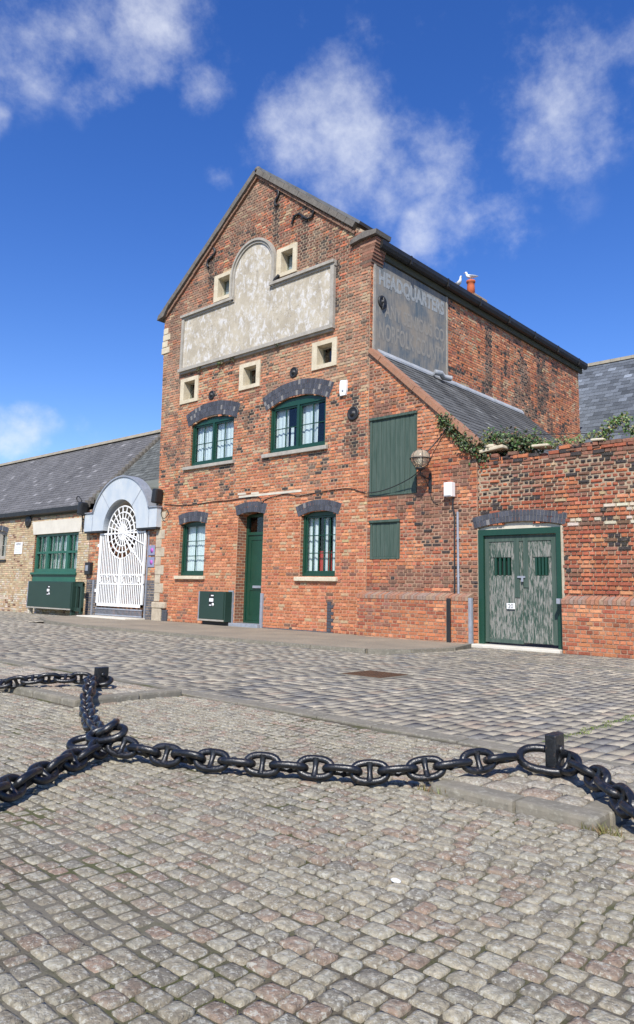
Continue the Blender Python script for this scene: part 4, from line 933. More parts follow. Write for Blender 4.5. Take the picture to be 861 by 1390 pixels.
o = MB().box(-6.02, -5.95, D-.24, D-.1, .90, 1.0, bev=.005).build('gate_bracket', M['galv']); tag(o, 'small grey metal bracket at the right jamb of the green double gate', 'bracket')
e = empty('alarm_box', (-11.52, D, 5.9), 'white burglar alarm box high on the warehouse front', 'alarm box')
MB().prism([(-11.61, 5.88), (-11.44, 5.88), (-11.41, 6.0), (-11.41, 6.26), (-11.60, 6.28), (-11.63, 6.2), (-11.63, 6.0)], D-.07, D-.008).build('casing', M['white_plastic'], e); MB().lathe([(.028, 0), (.028, .01)], (-11.52, D-.07, 6.0), 'y', 12).build('button', M['galv'], e)
def cable(pts, name, label, r=.011, sub=5):
    pts = [Vector(p) for p in pts]; out = []
    for i in range(len(pts)-1):
        p0 = pts[max(i-1, 0)]; p1 = pts[i]; p2 = pts[i+1]; p3 = pts[min(i+2, len(pts)-1)]
        for k in range(sub):
            t = k/sub; out.append(.5*((2*p1)+(p2-p0)*t+(2*p0-5*p1+4*p2-p3)*t*t+(3*p1-p0-3*p2+p3)*t**3))
    out.append(pts[-1]); o = MB().tube(out, r, 6).build(name, M['black']); tag(o, label, 'cable'); return o
y = D-.022
cable([(-18.75, y, 3.60), (-18.1, y, 3.53), (-17.2, y, 3.50), (-16.4, y, 3.53), (-15.73, y, 3.52), (-15.0, y, 3.55), (-14.49, y, 3.53), (-14.35, y, 3.36), (-14.2, y, 3.45), (-13.55, y, 3.54), (-13.2, y, 3.5), (-12.95, y, 3.46), (-11.83, y, 3.52), (-11.3, y, 3.52), (-10.96, y, 3.42), (-10.8, y, 3.38)], 'wall_cable', 'black cable drooping along the warehouse front above the door and lower windows')
cable([(-10.8, y-.04, 3.36), (-10.3, D-.09, 3.37), (-9.8, D-.12, 3.47), (-9.3, D-.2, 3.62), (-9.0, D-.36, 3.74)], 'wall_cable', 'black cable sagging across the foot of the large shutter to the lantern')
cable([(-8.95, D-.3, 4.05), (-8.8, D-.12, 4.3), (-8.6, D-.05, 4.55), (-8.42, D-.04, 4.80)], 'wall_cable', 'black cable rising from the lantern into the ivy', .014)
cable([(-8.97, y, 3.25), (-8.9, y, 3.08), (-8.78, y, 2.98), (-8.62, y, 3.05), (-8.52, y, 3.25)], 'wall_cable', 'thin wire looping between lantern bracket and white box', .006)
cable([(-9.1, 15.5, 4.9), (-6, 16.5, 4.75), (-3.0, 17.5, 4.85), (0, 18, 5.1)], 'overhead_cable', 'thin overhead cable crossing in front of the rear slate roof', .012)
# floodlights at the portal
def flood(x, z, yy, label, big=1):
    e = empty('floodlight', (x, D, z), label, 'floodlight')
    MB().tube([(x, D, z-.3), (x, yy, z-.22), (x, yy, z-.05)], .025, 8).box(x-.08, x+.08, D-.04, D, z-.4, z-.2).build('bracket', M['black'], e)
    rot = Matrix.Translation((x, yy, z+.12)) @ Matrix.Rotation(.12, 4, 'Y')
    MB().box(-.12, .12, -.16, .12, -.22, .24, bev=.06, rot=rot).build('lamp_head', M['black'], e)
flood(-18.93, 3.72, D-.16, 'black floodlight on the warehouse corner beside the blue portal')
flood(-23.12, 3.56, D-.26, 'black floodlight at the left shoulder of the blue portal')
cable([(-18.9, D-.03, 3.4), (-18.75, D-.08, 3.2), (-18.6, D-.08, 3.15), (-18.45, D-.06, 3.3), (-18.6, D-.06, 3.45), (-18.8, D-.05, 3.42)], 'coiled_cable', 'loop of slack cable below the floodlight on the warehouse corner')
cable([(-23.4, D-.25, 3.9), (-23.55, D-.28, 4.05), (-23.45, D-.3, 4.15), (-23.2, D-.3, 4.0), (-23.3, D-.2, 3.7), (-23.45, D-.06, 3.3), (-23.42, D-.04, 2.9)], 'coiled_cable', 'black cable curling over the gutter end beside the portal', .018)
e = empty('intercom', (-22.8, D, 1.4), 'black intercom box on the left pier of the white gate', 'intercom')
MB().box(-22.95, -22.62, D-.14, D-.012, 1.42, 1.84, bev=.02).build('body', M['black'], e); MB().box(-22.88, -22.72, D-.15, D-.139, 1.55, 1.74).build('keypad', M['galv'], e)
e = empty('notice_board', (-28.1, D, 2.2), 'small white notice fixed to the yellow brick wall', 'sign')
MB().box(-28.46, -27.84, D-.03, D-.012, 2.22, 2.68, bev=.004).build('board', M['white_plastic'], e)
text_mesh('NOTICE', .085, .36, lambda a, b: (-28.33+a, D-.032, 2.56+b), 'lettering', M['black'], e, .02)
mb = MB()
for k, wd in enumerate((.46, .38, .5, .42)): mb.box(-28.40, -28.40+wd, D-.0315, D-.0305, 2.28+k*.06, 2.293+k*.06)
mb.build('small_print', M['galv'], e)
def locker(x0, x1, z0, z1, dep, label, big):
    e = empty('flood_barrier_locker', ((x0+x1)/2, D, 0), label, 'locker')
    yf = D-dep
    MB().box(x0, x1, yf, D-.012 if not big else D-.012, z0, z1, bev=.012).build('cabinet', M['locker'], e)
    MB().box(x0+.05, x1-.05, yf-.02, yf-.001, z0+.06, z1-.03, bev=.006).build('front_panel', M['locker'], e)
    MB().box(x0+.03, x1-.03, yf-.025, yf-.001, z0+.01, z0+.055, bev=.004).build('bottom_rail', M['grey_stone'], e)
    MB().box(x0, x0+.035, yf-.022, yf-.001, z0, z1).build('side_rail', M['galv'], e)
    if big:
        for (a, b) in ((x0+.01, x0+.10), (x1-.14, x1-.04)): MB().box(a, b, yf+.05, yf+.2, .0, z0).build('leg', M['cream'] if a < x0+.05 else M['locker'], e)
        mb = MB().box(x1+.002, x1+.5, yf+.1, yf+.16, z1-.16, z1-.05).box(x1+.002, x1+.5, yf+.1, yf+.16, z0-.02, z0+.1).box(x1+.4, x1+.5, yf+.07, yf+.17, z0-.1, z1-.04).box(x1+.10, x1+.17, yf+.09, yf+.17, z0+.05, z1-.1); mb.build('side_frame', M['locker'], e)
    else:
        MB().box(x0+.02, x1, D-.15, D-.03, .0, z0).build('plinth', M['black'], e)  # black block stands in for the shade in the gap below the small locker
    cxm = (x0+x1)/2-(.0 if not big else .03); zz = (z0+z1)/2+.08; s = .10
    st = MB().box(cxm-s, cxm+s, yf-.024, yf-.021, zz-.08, zz+.26, bev=.0).build('sticker', M['black'], e)
    MB().box(cxm-s*.85, cxm+s*.85, yf-.027, yf-.0245, zz+.05, zz+.14).box(cxm-s*.8, cxm+s*.1, yf-.027, yf-.0245, zz-.06, zz-.035).lathe([(.045, 0), (.045, .003)], (cxm+s*.7, yf-.0243, zz-.03), 'y', 14).box(cxm-.02, cxm+s*.9, yf-.027, yf-.0245, zz+.20, zz+.23).build('sticker_print', M['white_plastic'], st)
locker(-16.48, -15.36, .15, .965, .30, 'small dark green steel locker on the wall beside the front door', False)
locker(-26.22, -23.10, .20, 1.17, .45, 'large dark green steel locker below the teal window', True)
# gulls
def gull(x, y, z, yaw, label, s=1.0):
    e = empty('gull', (x, y, z), label, 'bird', 'gulls on the warehouse roof')
    R = Matrix.Translation((x, y, z)) @ Matrix.Rotation(yaw, 4, 'Z') @ Matrix.Scale(s, 4)
    T = lambda P: [R @ Vector(p) for p in P]
    pts = [(-.26, 0, .13), (-.18, 0, .145), (-.08, 0, .155), (.03, 0, .17), (.11, 0, .20), (.145, 0, .25), (.155, 0, .30), (.165, 0, .335), (.19, 0, .345), (.215, 0, .34)]
    MB().tube(T(pts), [q*s for q in (.006, .035, .062, .075, .065, .045, .036, .040, .034, .012)], 12).build('body', M['feather'], e)
    for sd in (-1, 1): MB().tube(T([(.06, .055*sd, .19), (-.03, .068*sd, .18), (-.14, .045*sd, .165), (-.27, .015*sd, .15)]), [q*s for q in (.018, .034, .028, .006)], 8).build('wing', M['wing'], e)
    MB().tube(T([(.21, 0, .34), (.24, 0, .335), (.262, 0, .325)]), [q*s for q in (.011, .009, .003)], 6).build('beak', M['beak'], e)
    for sd in (-1, 1): MB().tube(T([(0, .03*sd, .12), (.005, .03*sd, .06), (0, .03*sd, 0), (.05, .03*sd, 0)]), .006*s, 5).build('leg', M['beak'], e)
gull(-11.12, 19.12, 10.71, 3.5, 'white gull perched on top of the terracotta chimney pot', .85)
gull(-10.62, 17.55, 9.80, -.5, 'white gull standing on the gutter left of the chimney pot', .85)

# ================================================================== GROUND
def sett_field(name, x0, x1, y0, y1, sx, sy, z, mats, col_fn, along='x', joint=.012, dome=.006, jit=.006, res=5, skip=None, hjit=.004, base_drop=.02, seed=0, rough=0.0, cr=.06, wv_=.012, tilt=.04, edged=None):
    R = np.random.RandomState(seed); cells = []
    if along == 'x': nrow = int((y1-y0)/sy)
    else: nrow = int((x1-x0)/sx)
    for r in range(nrow):
        if along == 'x':
            yb = y0+r*sy; off = R.rand()*sx; wv = .012*math.sin(r*.9)
            n = int((x1-x0)/sx)+2; w = sx*(1+R.uniform(-.30, .30, n)); ed = x0-off+np.cumsum(np.r_[0, w]); a, b = ed[:-1], ed[1:]
            c = np.c_[a, b, np.full(n, yb), np.full(n, yb+sy)]; c = c[(c[:, 1] > x0+.02) & (c[:, 0] < x1-.02)]; c[:, 0] = c[:, 0].clip(x0, x1); c[:, 1] = c[:, 1].clip(x0, x1)
        else:
            xb = x0+r*sx; off = R.rand()*sy; n = int((y1-y0)/sy)+3; w = sy*(1+R.uniform(-.25, .25, n)); ed = y0-off+np.cumsum(np.r_[0, w]); a, b = ed[:-1], ed[1:]
            c = np.c_[np.full(n, xb), np.full(n, xb+sx), a, b]; c = c[(c[:, 3] > y0+.02) & (c[:, 2] < y1-.02)]; c[:, 2] = c[:, 2].clip(y0, y1); c[:, 3] = c[:, 3].clip(y0, y1)
        cells.append(c)
    C = np.concatenate(cells)
    if skip is not None: C = C[~skip((C[:, 0]+C[:, 1])/2, (C[:, 2]+C[:, 3])/2)]
    N = len(C); g = np.linspace(-1, 1, res); GU, GV = np.meshgrid(g, g, indexing='ij')
    cxs = (C[:, 0]+C[:, 1])/2+R.uniform(-jit, jit, N)*.5; cys = (C[:, 2]+C[:, 3])/2+R.uniform(-jit, jit, N)*.7
    hx = (C[:, 1]-C[:, 0])/2-joint/2-R.uniform(0, jit, N)*.6; hy = (C[:, 3]-C[:, 2])/2-joint/2-R.uniform(0, jit, N)*.6
    # rounded square outline, domed top, skirt down into the joint
    gm = np.maximum(abs(GU), abs(GV)); sq = np.sqrt(GU**2+GV**2); k = 1-(cr*np.clip((sq-.95)/.46, 0, 1))
    ang = R.uniform(-.06, .06, N)[:, None, None]
    px = GU[None]*k*hx[:, None, None]; py = GV[None]*k*hy[:, None, None]
    if res > 2:
        e1 = R.uniform(-.05, .05, (N, 1, 1)); e2 = R.uniform(-.05, .05, (N, 1, 1)); px = px*(1+e1*GV[None]); py = py*(1+e2*GU[None])
    X = cxs[:, None, None]+px*np.cos(ang)-py*np.sin(ang); Yy = cys[:, None, None]+px*np.sin(ang)+py*np.cos(ang)
    if res > 3 and y1-y0 > 2: X, Yy = X+.07*(fbm(np.stack([X*.0+X, Yy, X*0+5], -1), .7, 2)-.5), Yy+.09*(fbm(np.stack([X, Yy, X*0+9], -1), .6, 2)-.5)
    edge = (gm > .99)[None]
    wav = wv_*(fbm(np.stack([X*0+cxs[:, None, None], X*0+cys[:, None, None], X*0], -1), .8)-.5)*2
    Zz = z+wav+R.uniform(-hjit, hjit, N)[:, None, None]+dome*(1-np.clip(gm, 0, 1)**3)[None]+(R.uniform(-tilt, tilt, N)[:, None, None]*px+R.uniform(-tilt, tilt, N)[:, None, None]*py)
    if rough: Zz = Zz+rough*(fbm(np.stack([X, Yy, X*0], -1), 38.)-.5)*2
    Zz = np.where(edge, Zz-(edged if edged is not None else dome*.5+base_drop*.25), Zz)
    skx = cxs[:, None, None]+(X-cxs[:, None, None])*1.03; 
    V = np.stack([X, Yy, Zz], -1).reshape(N, -1, 3)
    F = []
    for i in range(res-1):
        for j in range(res-1): F.append((i*res+j, (i+1)*res+j, (i+1)*res+j+1, i*res+j+1))
    ring = [(i, 0) for i in range(res)]+[(res-1, j) for j in range(1, res)]+[(i, res-1) for i in range(res-2, -1, -1)]+[(0, j) for j in range(res-2, 0, -1)]
    ri = [a*res+b for a, b in ring]; nr = len(ri); sk = V[:, ri, :].copy(); cc = np.stack([cxs, cys], -1)[:, None, :]
    sk[:, :, :2] = cc+(sk[:, :, :2]-cc)*1.02; sk[:, :, 2] = z-base_drop-.01
    nv = res*res; V = np.concatenate([V, sk], 1)
    for q in range(nr): F.append((ri[(q+1) % nr], ri[q], nv+q, nv+(q+1) % nr))
    F = np.array(F); nvt = V.shape[1]
    FF = (np.arange(N)[:, None, None]*nvt+F[None]).reshape(-1, 4); col = col_fn(cxs, cys, R)
    mb_base = [(x0, y0, z-base_drop), (x1, y0, z-base_drop), (x1, y1, z-base_drop), (x0, y1, z-base_drop)]
    allv = np.concatenate([np.array(mb_base), V.reshape(-1, 3)])
    me = bpy.data.meshes.new(name); me.vertices.add(len(allv)); me.vertices.foreach_set('co', allv.ravel())
    fa = np.concatenate([[[0, 1, 2, 3]], FF+4]); me.loops.add(fa.size); me.polygons.add(len(fa))
    me.loops.foreach_set('vertex_index', fa.ravel()); me.polygons.foreach_set('loop_start', np.arange(len(fa))*4); me.polygons.foreach_set('loop_total', np.full(len(fa), 4))
    for m in mats: me.materials.append(m)
    mi = np.zeros(len(fa), int); mi[0] = 1; me.polygons.foreach_set('material_index', mi); me.polygons.foreach_set('use_smooth', np.r_[False, np.ones(len(fa)-1, bool)])
    me.update(calc_edges=True); me.validate()
    ca = me.color_attributes.new('Col', 'FLOAT_COLOR', 'POINT'); cc = np.concatenate([np.ones((4, 3))*.2, np.repeat(col, nvt, 0)])
    ca.data.foreach_set('color', np.c_[cc, np.ones(len(cc))].ravel())
    o = bpy.data.objects.new(name, me); COL.objects.link(o); reg(o, None); return o
def pick(R, N, cols, p, var=.12):
    c = np.array(cols)[R.choice(len(cols), N, p=p)]; return (c*(1+R.randn(N, 1)*var)).clip(.02, .8)
PL = [(-8.6, -5.82, 3.42, 4.55), (-2.22, -1.34, 3.36, 4.55)]   # raised plinths
def inpl(x, y, m=.0):
    k = np.zeros(len(x), bool)
    for a, b, c, d in PL: k |= (x > a-m) & (x < b+m) & (y > c-m) & (y < d+m)
    return k
def col_cob(x, y, R):
    c = pick(R, len(x), [(.275, .24, .18), (.32, .285, .215), (.255, .19, .145), (.21, .19, .155), (.35, .32, .25), (.28, .20, .15)], [.33, .24, .14, .12, .10, .07], .08)
    n = fbm(np.stack([x, y, x*0], -1), 1.0)[:, None]; return c*(.92+.40*n)*np.array((1.0, .99, .945))
struct(sett_field('cobbles', -13.0, 4.5, .6, 4.60, .081, .077, 0, [M['sett'], M['joint']], col_cob, 'x', .0058, .0014, .008, 7, lambda x, y: inpl(x, y, .02) | (np.hypot(x+.5, y) < 1.0), .0030, .0075, 5, .0022, .07, .010, .05, .0022))
def col_road(x, y, R):
    c = pick(R, len(x), [(.245, .225, .185), (.20, .187, .16), (.145, .142, .135), (.29, .262, .21), (.24, .20, .16), (.225, .208, .172)], [.26, .22, .14, .17, .06, .15], .1)
    n = fbm(np.stack([x, y*.6, x*0], -1), .5)[:, None]; return c*(.98+.4*n)*np.array((1.03, 1.0, .94))
struct(sett_field('road', -36, 7.0, 4.80, 10.05, .115, .24, 0, [M['roadsett'], M['roadjoint']], col_road, 'y', .005, .0010, .004, 3, lambda x, y: (x > -6.16) & (x < -5.44) & (y > 7.2) & (y < 7.9), .0015, .007, 8, 0, .02, .004, .005, .0008))
struct(sett_field('side_road', -36, -20.0, 10.05, 13.55, .115, .22, 0.0, [M['roadsett'], M['roadjoint']], col_road, 'y', .008, .002, .004, 3, None, .002, .008, 9, 0, .02, .004, .005, .0008))
struct(sett_field('forecourt', -7.55, 4.0, 10.05, 13.36, .12, .2, .0, [M['roadsett'], M['roadjoint']], col_road, 'y', .008, .002, .004, 3, None, .002, .008, 10, 0, .02, .004, .005, .0008))
MB().add([(-400, -120, -.05), (400, -120, -.05), (400, 500, -.05), (-400, 500, -.05)], [(0, 1, 2, 3)]).build('ground', M['ground'], origin=(0, 0, 0)).__setitem__('kind', 'structure')
# flat granite strip between the cobbles and the road
mb = MB(); R_ = random.Random(5); x = -30.
while x < 5:
    w = R_.uniform(.55, 1.1); mb.box(x, x+w-.012, 4.605, 4.79, -.06, .006+R_.uniform(-.003, .003), bev=.008); x += w
struct(mb.build('kerb_strip', M['granite']))
mb = MB(); x = -8.0
while x < 3: w = R_.uniform(.4, .9); mb.box(x, x+w-.012, 11.0, 11.2, -.05, .012+R_.uniform(-.003, .003), bev=.008); x += w
struct(mb.build('drain_channel', M['granite']))
# pavement in front of the warehouse
pv = [(-21.4, 11.25), (-19.5, 10.45), (-17.5, 10.08), (-14.3, 10.06), (-9.2, 10.10), (-8.1, 10.3), (-7.6, 10.9), (-7.45, 12.0), (-7.9, 13.4), (-7.9, 13.595), (-22.5, 13.595), (-22.9, 13.2)]
mb = MB(); n = len(pv); mb.add([(x, y, .05) for x, y in pv]+[(x, y, -.06) for x, y in pv], [tuple(range(n))]+[(i, (i+1) % n, (i+1) % n+n, i+n) for i in range(n)])
struct(mb.build('pavement', M['pave']))
mb = MB()
for i in range(8):
    a = Vector((*pv[i], 0)); b = Vector((*pv[i+1], 0)); L = (b-a).length; k = max(1, int(L/.9)); t = (b-a).normalized(); nn = Vector((t.y, -t.x, 0))
    for q in range(k):
        p = a+t*(L*q/k+.004); r = a+t*(L*(q+1)/k-.004); mb.prism([((p-nn*.05).x, (p-nn*.05).y), ((p+nn*.07).x, (p+nn*.07).y), ((r+nn*.07).x, (r+nn*.07).y), ((r-nn*.05).x, (r-nn*.05).y)], -.05, .058, 'z')
struct(mb.build('pavement_kerb', M['granite']))
o = MB().box(-22.2, -19.4, D-.75, D-.02, .0, .085, bev=.012).build('doorstep_slab', M['lintel']); tag(o, 'pale concrete slab at the foot of the white gate', 'step')
e = empty('manhole_cover', (-5.8, 7.55, 0), 'rusty square manhole cover set flat in the road setts', 'manhole cover')
MB().box(-6.15, -5.45, 7.21, 7.89, -.03, .004).build('frame', M['granite'], e)
mb = MB().box(-6.10, -5.50, 7.26, 7.84, -.02, .010)
for i in range(9):
    for j in range(9): mb.box(-6.07+i*.062, -6.03+i*.062, 7.29+j*.06, 7.33+j*.06, .010, .014)
mb.build('lid', M['rust'], e)
# raised plinths round the chain posts: granite kerb, setts inside
def plinth(a, b, c, d, label, seed, hh=.055):
    e = empty('chain_post_plinth', ((a+b)/2, (c+d)/2, 0), label, 'plinth'); R_ = random.Random(seed); mb = MB(); x = a; kw = .15
    while x < b-.01:
        w = min(R_.uniform(.45, .75), b-x); mb.box(x, x+w-.008, c, c+kw, -.05, hh+R_.uniform(-.004, .004), bev=.022); x += w
    y = c+kw
    while y < d-.01:
        w = min(.5, d-y); mb.box(b-kw, b, y+.006, y+w, -.05, hh, bev=.02); y += w
    mb.build('kerb_stones', M['granite'], e)
    o = sett_field('sett_infill', a+.02, b-kw-.01, c+kw+.01, d, .16, .17, hh-.002, [M['sett'], M['joint']], lambda x, y, R: pick(R, len(x), [(.36, .30, .23), (.30, .22, .16), (.33, .29, .23)], [.4, .3, .3]), 'x', .010, .003, .004, 5, None, .003, .015, seed)
    o.parent = e; o.location = -Vector(e.location)
plinth(*PL[0], 'low granite-edged plinth under the chain post at the left', 31, .052); plinth(*PL[1], 'low granite-edged plinth under the chain post at the right', 32, .05)

# ------------------------------------------------------------------ posts and chains
def post(x, y, z0, h, label):
    e = empty('chain_post', (x, y, z0), label, 'post', 'black iron posts holding the chain')
    rot = Matrix.Translation((x, y, z0)) @ Matrix.Rotation(.05, 4, 'Z')
    MB().box(-.032, .032, -.062, .062, -.03, h, bev=.008, rot=rot).build('upright', M['chain'], e)
    mb = MB().lathe([(.022, .030), (.022, .045), (.012, .05)], (x, y, z0+h*.62), 'x', 10); mb.build('bolt', M['chain'], e)
post(-1.84, 4.02, .055, .21, 'black iron chain post on the plinth nearer the right edge'); post(-6.42, 4.03, .055, .185, 'black iron chain post on the far left plinth')
d_ = .037; PITCH = .148
def link_mesh(L=PITCH+2*d_*.98, W=.132, r=d_/2, stud=True, nm='link'):
    """oval link in the local XY plane, long axis X"""
    hl = L/2-r; hw = W/2-r; pts = []
    for i in range(28):
        t = 2*PI*i/28; c, s = math.cos(t), math.sin(t); e_ = .78
        pts.append((hl*math.copysign(abs(c)**e_, c), hw*math.copysign(abs(s)**.9, s), 0))
    mb = MB(); mb.tube(pts, [r*(1.0+.06*abs(math.cos(2*PI*i/28))) for i in range(28)], 10, closed=True)
    if stud: mb.tube([(0, -hw, 0), (0, -hw*.55, 0), (0, 0, 0), (0, hw*.55, 0), (0, hw, 0)], [r*1.4, r*.95, r*.78, r*.95, r*1.4], 8)
    return mb
def resample(pts, pitch):
    P = [Vector(p) for p in pts]; out = []; 
    dense = []
    for i in range(len(P)-1):
        p0 = P[max(i-1, 0)]; p1 = P[i]; p2 = P[i+1]; p3 = P[min(i+2, len(P)-1)]
        for k in range(40): t = k/40; dense.append(.5*((2*p1)+(p2-p0)*t+(2*p0-5*p1+4*p2-p3)*t*t+(3*p1-p0-3*p2+p3)*t**3))
    dense.append(P[-1]); out = [dense[0]]
    for q in dense:
        if (q-out[-1]).length >= pitch: out.append(out[-1]+(q-out[-1]).normalized()*pitch)
    return out
LM = {}
def proto(big):
    if big in LM: return LM[big]
    mb = link_mesh() if big == 0 else (link_mesh(.33, .205, .021, False) if big == 1 else link_mesh(.27, .16, .020, True))
    me = bpy.data.meshes.new('link'); me.from_pydata(mb.v, [], mb.f); me.materials.append(M['chain']); me.polygons.foreach_set('use_smooth', [True]*len(mb.f)); LM[big] = me; return me
def add_link(parent, c, t, roll, big=0):
    t = t.normalized(); up = Vector((0, 0, 1)); side = up.cross(t).normalized(); nn = t.cross(side).normalized()
    y = side*math.cos(roll)+nn*math.sin(roll); z = t.cross(y)
    m = Matrix((t, y, z)).transposed().to_4x4(); m.translation = c-world_loc(parent)
    o = bpy.data.objects.new('link', proto(big)); COL.objects.link(o); o.parent = parent; o.matrix_local = m; return o
def chain(name, pts, label, start=0, seed=1, rolls=(63, -27)):
    R = random.Random(seed); J = resample(pts, PITCH); e = empty(name, tuple(J[0]-Vector((0, 0, J[0].z))), label, 'chain', 'heavy black anchor chain laid along the cobbles')
    for i in range(len(J)-1):
        c = (J[i]+J[i+1])/2; t = J[i+1]-J[i]; al = (i+start) % 2
        roll = (rad(rolls[0]) if al else rad(rolls[1]))+R.uniform(-.16, .16); add_link(e, c+Vector((0, 0, R.uniform(-.004, .004))), t, roll)
    return e
zc = .067
chD = chain('anchor_chain', CH_D := [(-3.90, 2.55, zc+.02), (-3.61, 2.67, zc), (-3.31, 2.78, zc), (-3.04, 2.92, zc), (-2.79, 3.07, zc), (-2.55, 3.20, zc), (-2.36, 3.34, zc+.02), (-2.20, 3.50, .115), (-2.09, 3.66, .13), (-2.03, 3.80, .13), (-1.98, 3.92, .13)], 'black anchor chain from the knot of links to the right-hand post', 1, 3)
chC = chain('anchor_chain', [(-3.98, 2.55, zc+.01), (-3.87, 2.40, zc), (-3.76, 2.20, zc), (-3.60, 1.93, zc), (-3.42, 1.66, zc), (-3.3, 1.45, zc), (-3.1, 1.2, zc)], 'black anchor chain running from the knot of links to the lower left edge', 0, 4, (48, -42))
chB = chain('anchor_chain', [(-6.38, 3.93, .13), (-6.15, 3.75, .13), (-5.9, 3.60, .13), (-5.65, 3.42, .09), (-5.40, 3.27, zc), (-5.1, 3.10, zc), (-4.75, 2.92, zc), (-4.45, 2.78, zc), (-4.12, 2.62, zc+.01)], 'black anchor chain from the far left post down to the knot of links', 0, 5, (48, -42))
chA = chain('anchor_chain', [(-6.50, 3.95, .13), (-6.62, 3.82, .13), (-6.72, 3.66, .13), (-6.80, 3.50, .12), (-6.95, 3.36, zc+.01), (-7.1, 3.25, zc), (-7.5, 3.1, zc), (-8.2, 3.0, zc)], 'black anchor chain from the far left post out past the left edge', 1, 6)
chE = chain('anchor_chain', [(-1.80, 4.00, .13), (-1.70, 3.93, .13), (-1.57, 3.83, .13), (-1.40, 3.66, .125), (-1.26, 3.5, zc+.02), (-1.05, 3.36, zc), (-.5, 3.3, zc), (.3, 3.1, zc), (1.2, 2.9, zc), (2.4, 2.8, zc), (3.6, 2.8, zc)], 'black anchor chain leaving the right-hand post past the right edge', 1, 8)
add_link(chD, Vector((-1.87, 3.985, .125)), Vector((.28, .12, -.02)), rad(33), 1)
add_link(chD, Vector((-3.96, 2.55, .14)), Vector((.85, .42, .16)), rad(28), 2); add_link(chC, Vector((-4.06, 2.50, .085)), Vector((.55, .6, .10)), rad(20), 2); add_link(chB, Vector((-4.03, 2.60, .16)), Vector((.7, -.5, .1)), rad(35), 2)
add_link(chA, Vector((-6.43, 4.0, .11)), Vector((.5, .2, 0)), rad(20), 1)

o = MB().lathe([(.0, -.006), (.014, -.004), (.017, .002), (.010, .006), (.0, .008)], (-1.63, 2.255, .006), 'z', 9).build('paper_scrap', M['white_plastic']); o.scale = (1.3, .8, 1); tag(o, 'tiny white scrap lying on the cobbles in the foreground', 'litter')
# ------------------------------------------------------------------ leaves
def leaves(name, blobs, per, size, parent=None, seed=1, cols=((.035, .065, .018), (.055, .095, .025), (.025, .045, .015), (.10, .12, .04), (.09, .06, .03)), droop=.3, stems=True):
    R = random.Random(seed); mb = MB()
    for (x, y, z, rx, ry, rz) in blobs:
        for k in range(int(per)):
            a = R.gauss(0, .5), R.gauss(0, .5), R.gauss(0, .5); p = Vector((x+a[0]*rx, y+a[1]*ry, z+a[2]*rz)); s = size*R.uniform(.6, 1.3)
            n = Vector((R.gauss(.25, .6), R.gauss(-.7, .5), R.gauss(.5, .5))).normalized(); u = n.orthogonal().normalized(); u = (Matrix.Rotation(R.uniform(0, 6.28), 3, n) @ u); w = n.cross(u)
            c = R.choice(cols); c = tuple(q*R.uniform(.75, 1.3) for q in c); f = n*s*.12
            mb.add([p-u*s*.5, p-u*s*.1+w*s*.42, p+u*s*.55, p-u*s*.1-w*s*.42, p+f], [(0, 4, 1), (1, 4, 2), (2, 4, 3), (3, 4, 0)], 0, c)
        if stems: mb.tube([(x, y+.03, z-rz), (x+rx*.2, y, z), (x-rx*.3, y-.02, z+rz*.5)], .008, 4, 1, col=(.1, .07, .04))
    return mb.build(name, [M['leaf'], M['stem']], parent, fix=False)
iv = []
for k in range(13):
    t = k/12; x = -8.62+t*.95; iv.append((x, D-.03-.04*math.sin(k), ztop(x)-.06-.08*math.sin(t*3), .17, .07, .14+.10*t))
o = leaves('ivy', iv, 95, .065, seed=3); tag(o, 'green ivy trailing down the clay verge of the lean-to roof', 'ivy')
o = leaves('bramble', [(-7.72+.13*k, D+.35+.05*math.sin(k*2), 4.27+.05*math.sin(k*1.7)-(.018*k), .22, .24, .24) for k in range(9)], 190, .07, seed=5); tag(o, 'dense green bush growing between the wall top and slate roof', 'bush')
o = leaves('wall_top_weeds', [(-6.45+.17*k, D+.12+.05*math.sin(k*2), 4.06+.05*math.sin(k*2.3), .16, .14, .07) for k in range(9)], 45, .05, seed=7, cols=((.09, .14, .03), (.15, .18, .06), (.06, .10, .03), (.22, .2, .09))); tag(o, 'low green weeds rooted along the crumbling wall top', 'weeds')
o = leaves('wall_top_shrub', [(-5.2+.09*k, D+.1, 4.08+.06*k*(k < 6)+.02, .13, .12, .10) for k in range(9)]+[(-4.98, D+.1, 4.32, .14, .1, .12), (-4.7, D+.1, 4.28, .14, .1, .15)], 42, .055, seed=9, cols=((.08, .14, .03), (.14, .19, .05), (.05, .09, .02), (.2, .18, .08))); tag(o, 'straggly shrub on the wall top near the right edge', 'shrub')
o = leaves('wall_top_shrub', [(-4.4+.12*k, D+.1, 4.06+.03*math.sin(k), .15, .12, .10) for k in range(14)], 30, .055, seed=19, cols=((.08, .14, .03), (.14, .19, .05), (.05, .09, .02))); tag(o, 'low shrub running along the wall top past the right edge', 'shrub')
o = leaves('climbing_shrub', [(-7.5+.1*k, 20.2, 4.75+.09*math.sin(k*1.3), .25, .3, .4) for k in range(5)], 40, .10, seed=11, cols=((.08, .13, .03), (.14, .17, .06))); tag(o, 'sparse shrub at the far end of the lean-to roof', 'shrub')
o = leaves('panel_weeds', [(-17.3+.0, D-.1, 7.66, .12, .04, .05), (-16.35, D-.1, 7.64, .10, .04, .07), (-16.2, D-.1, 7.64, .10, .04, .06), (-15.75, D-.1, 7.66, .14, .04, .08), (-13.9, D-.1, 7.7, .12, .04, .06)], 22, .05, seed=13); tag(o, 'small weeds growing from the ledge below the rendered panel', 'weeds')
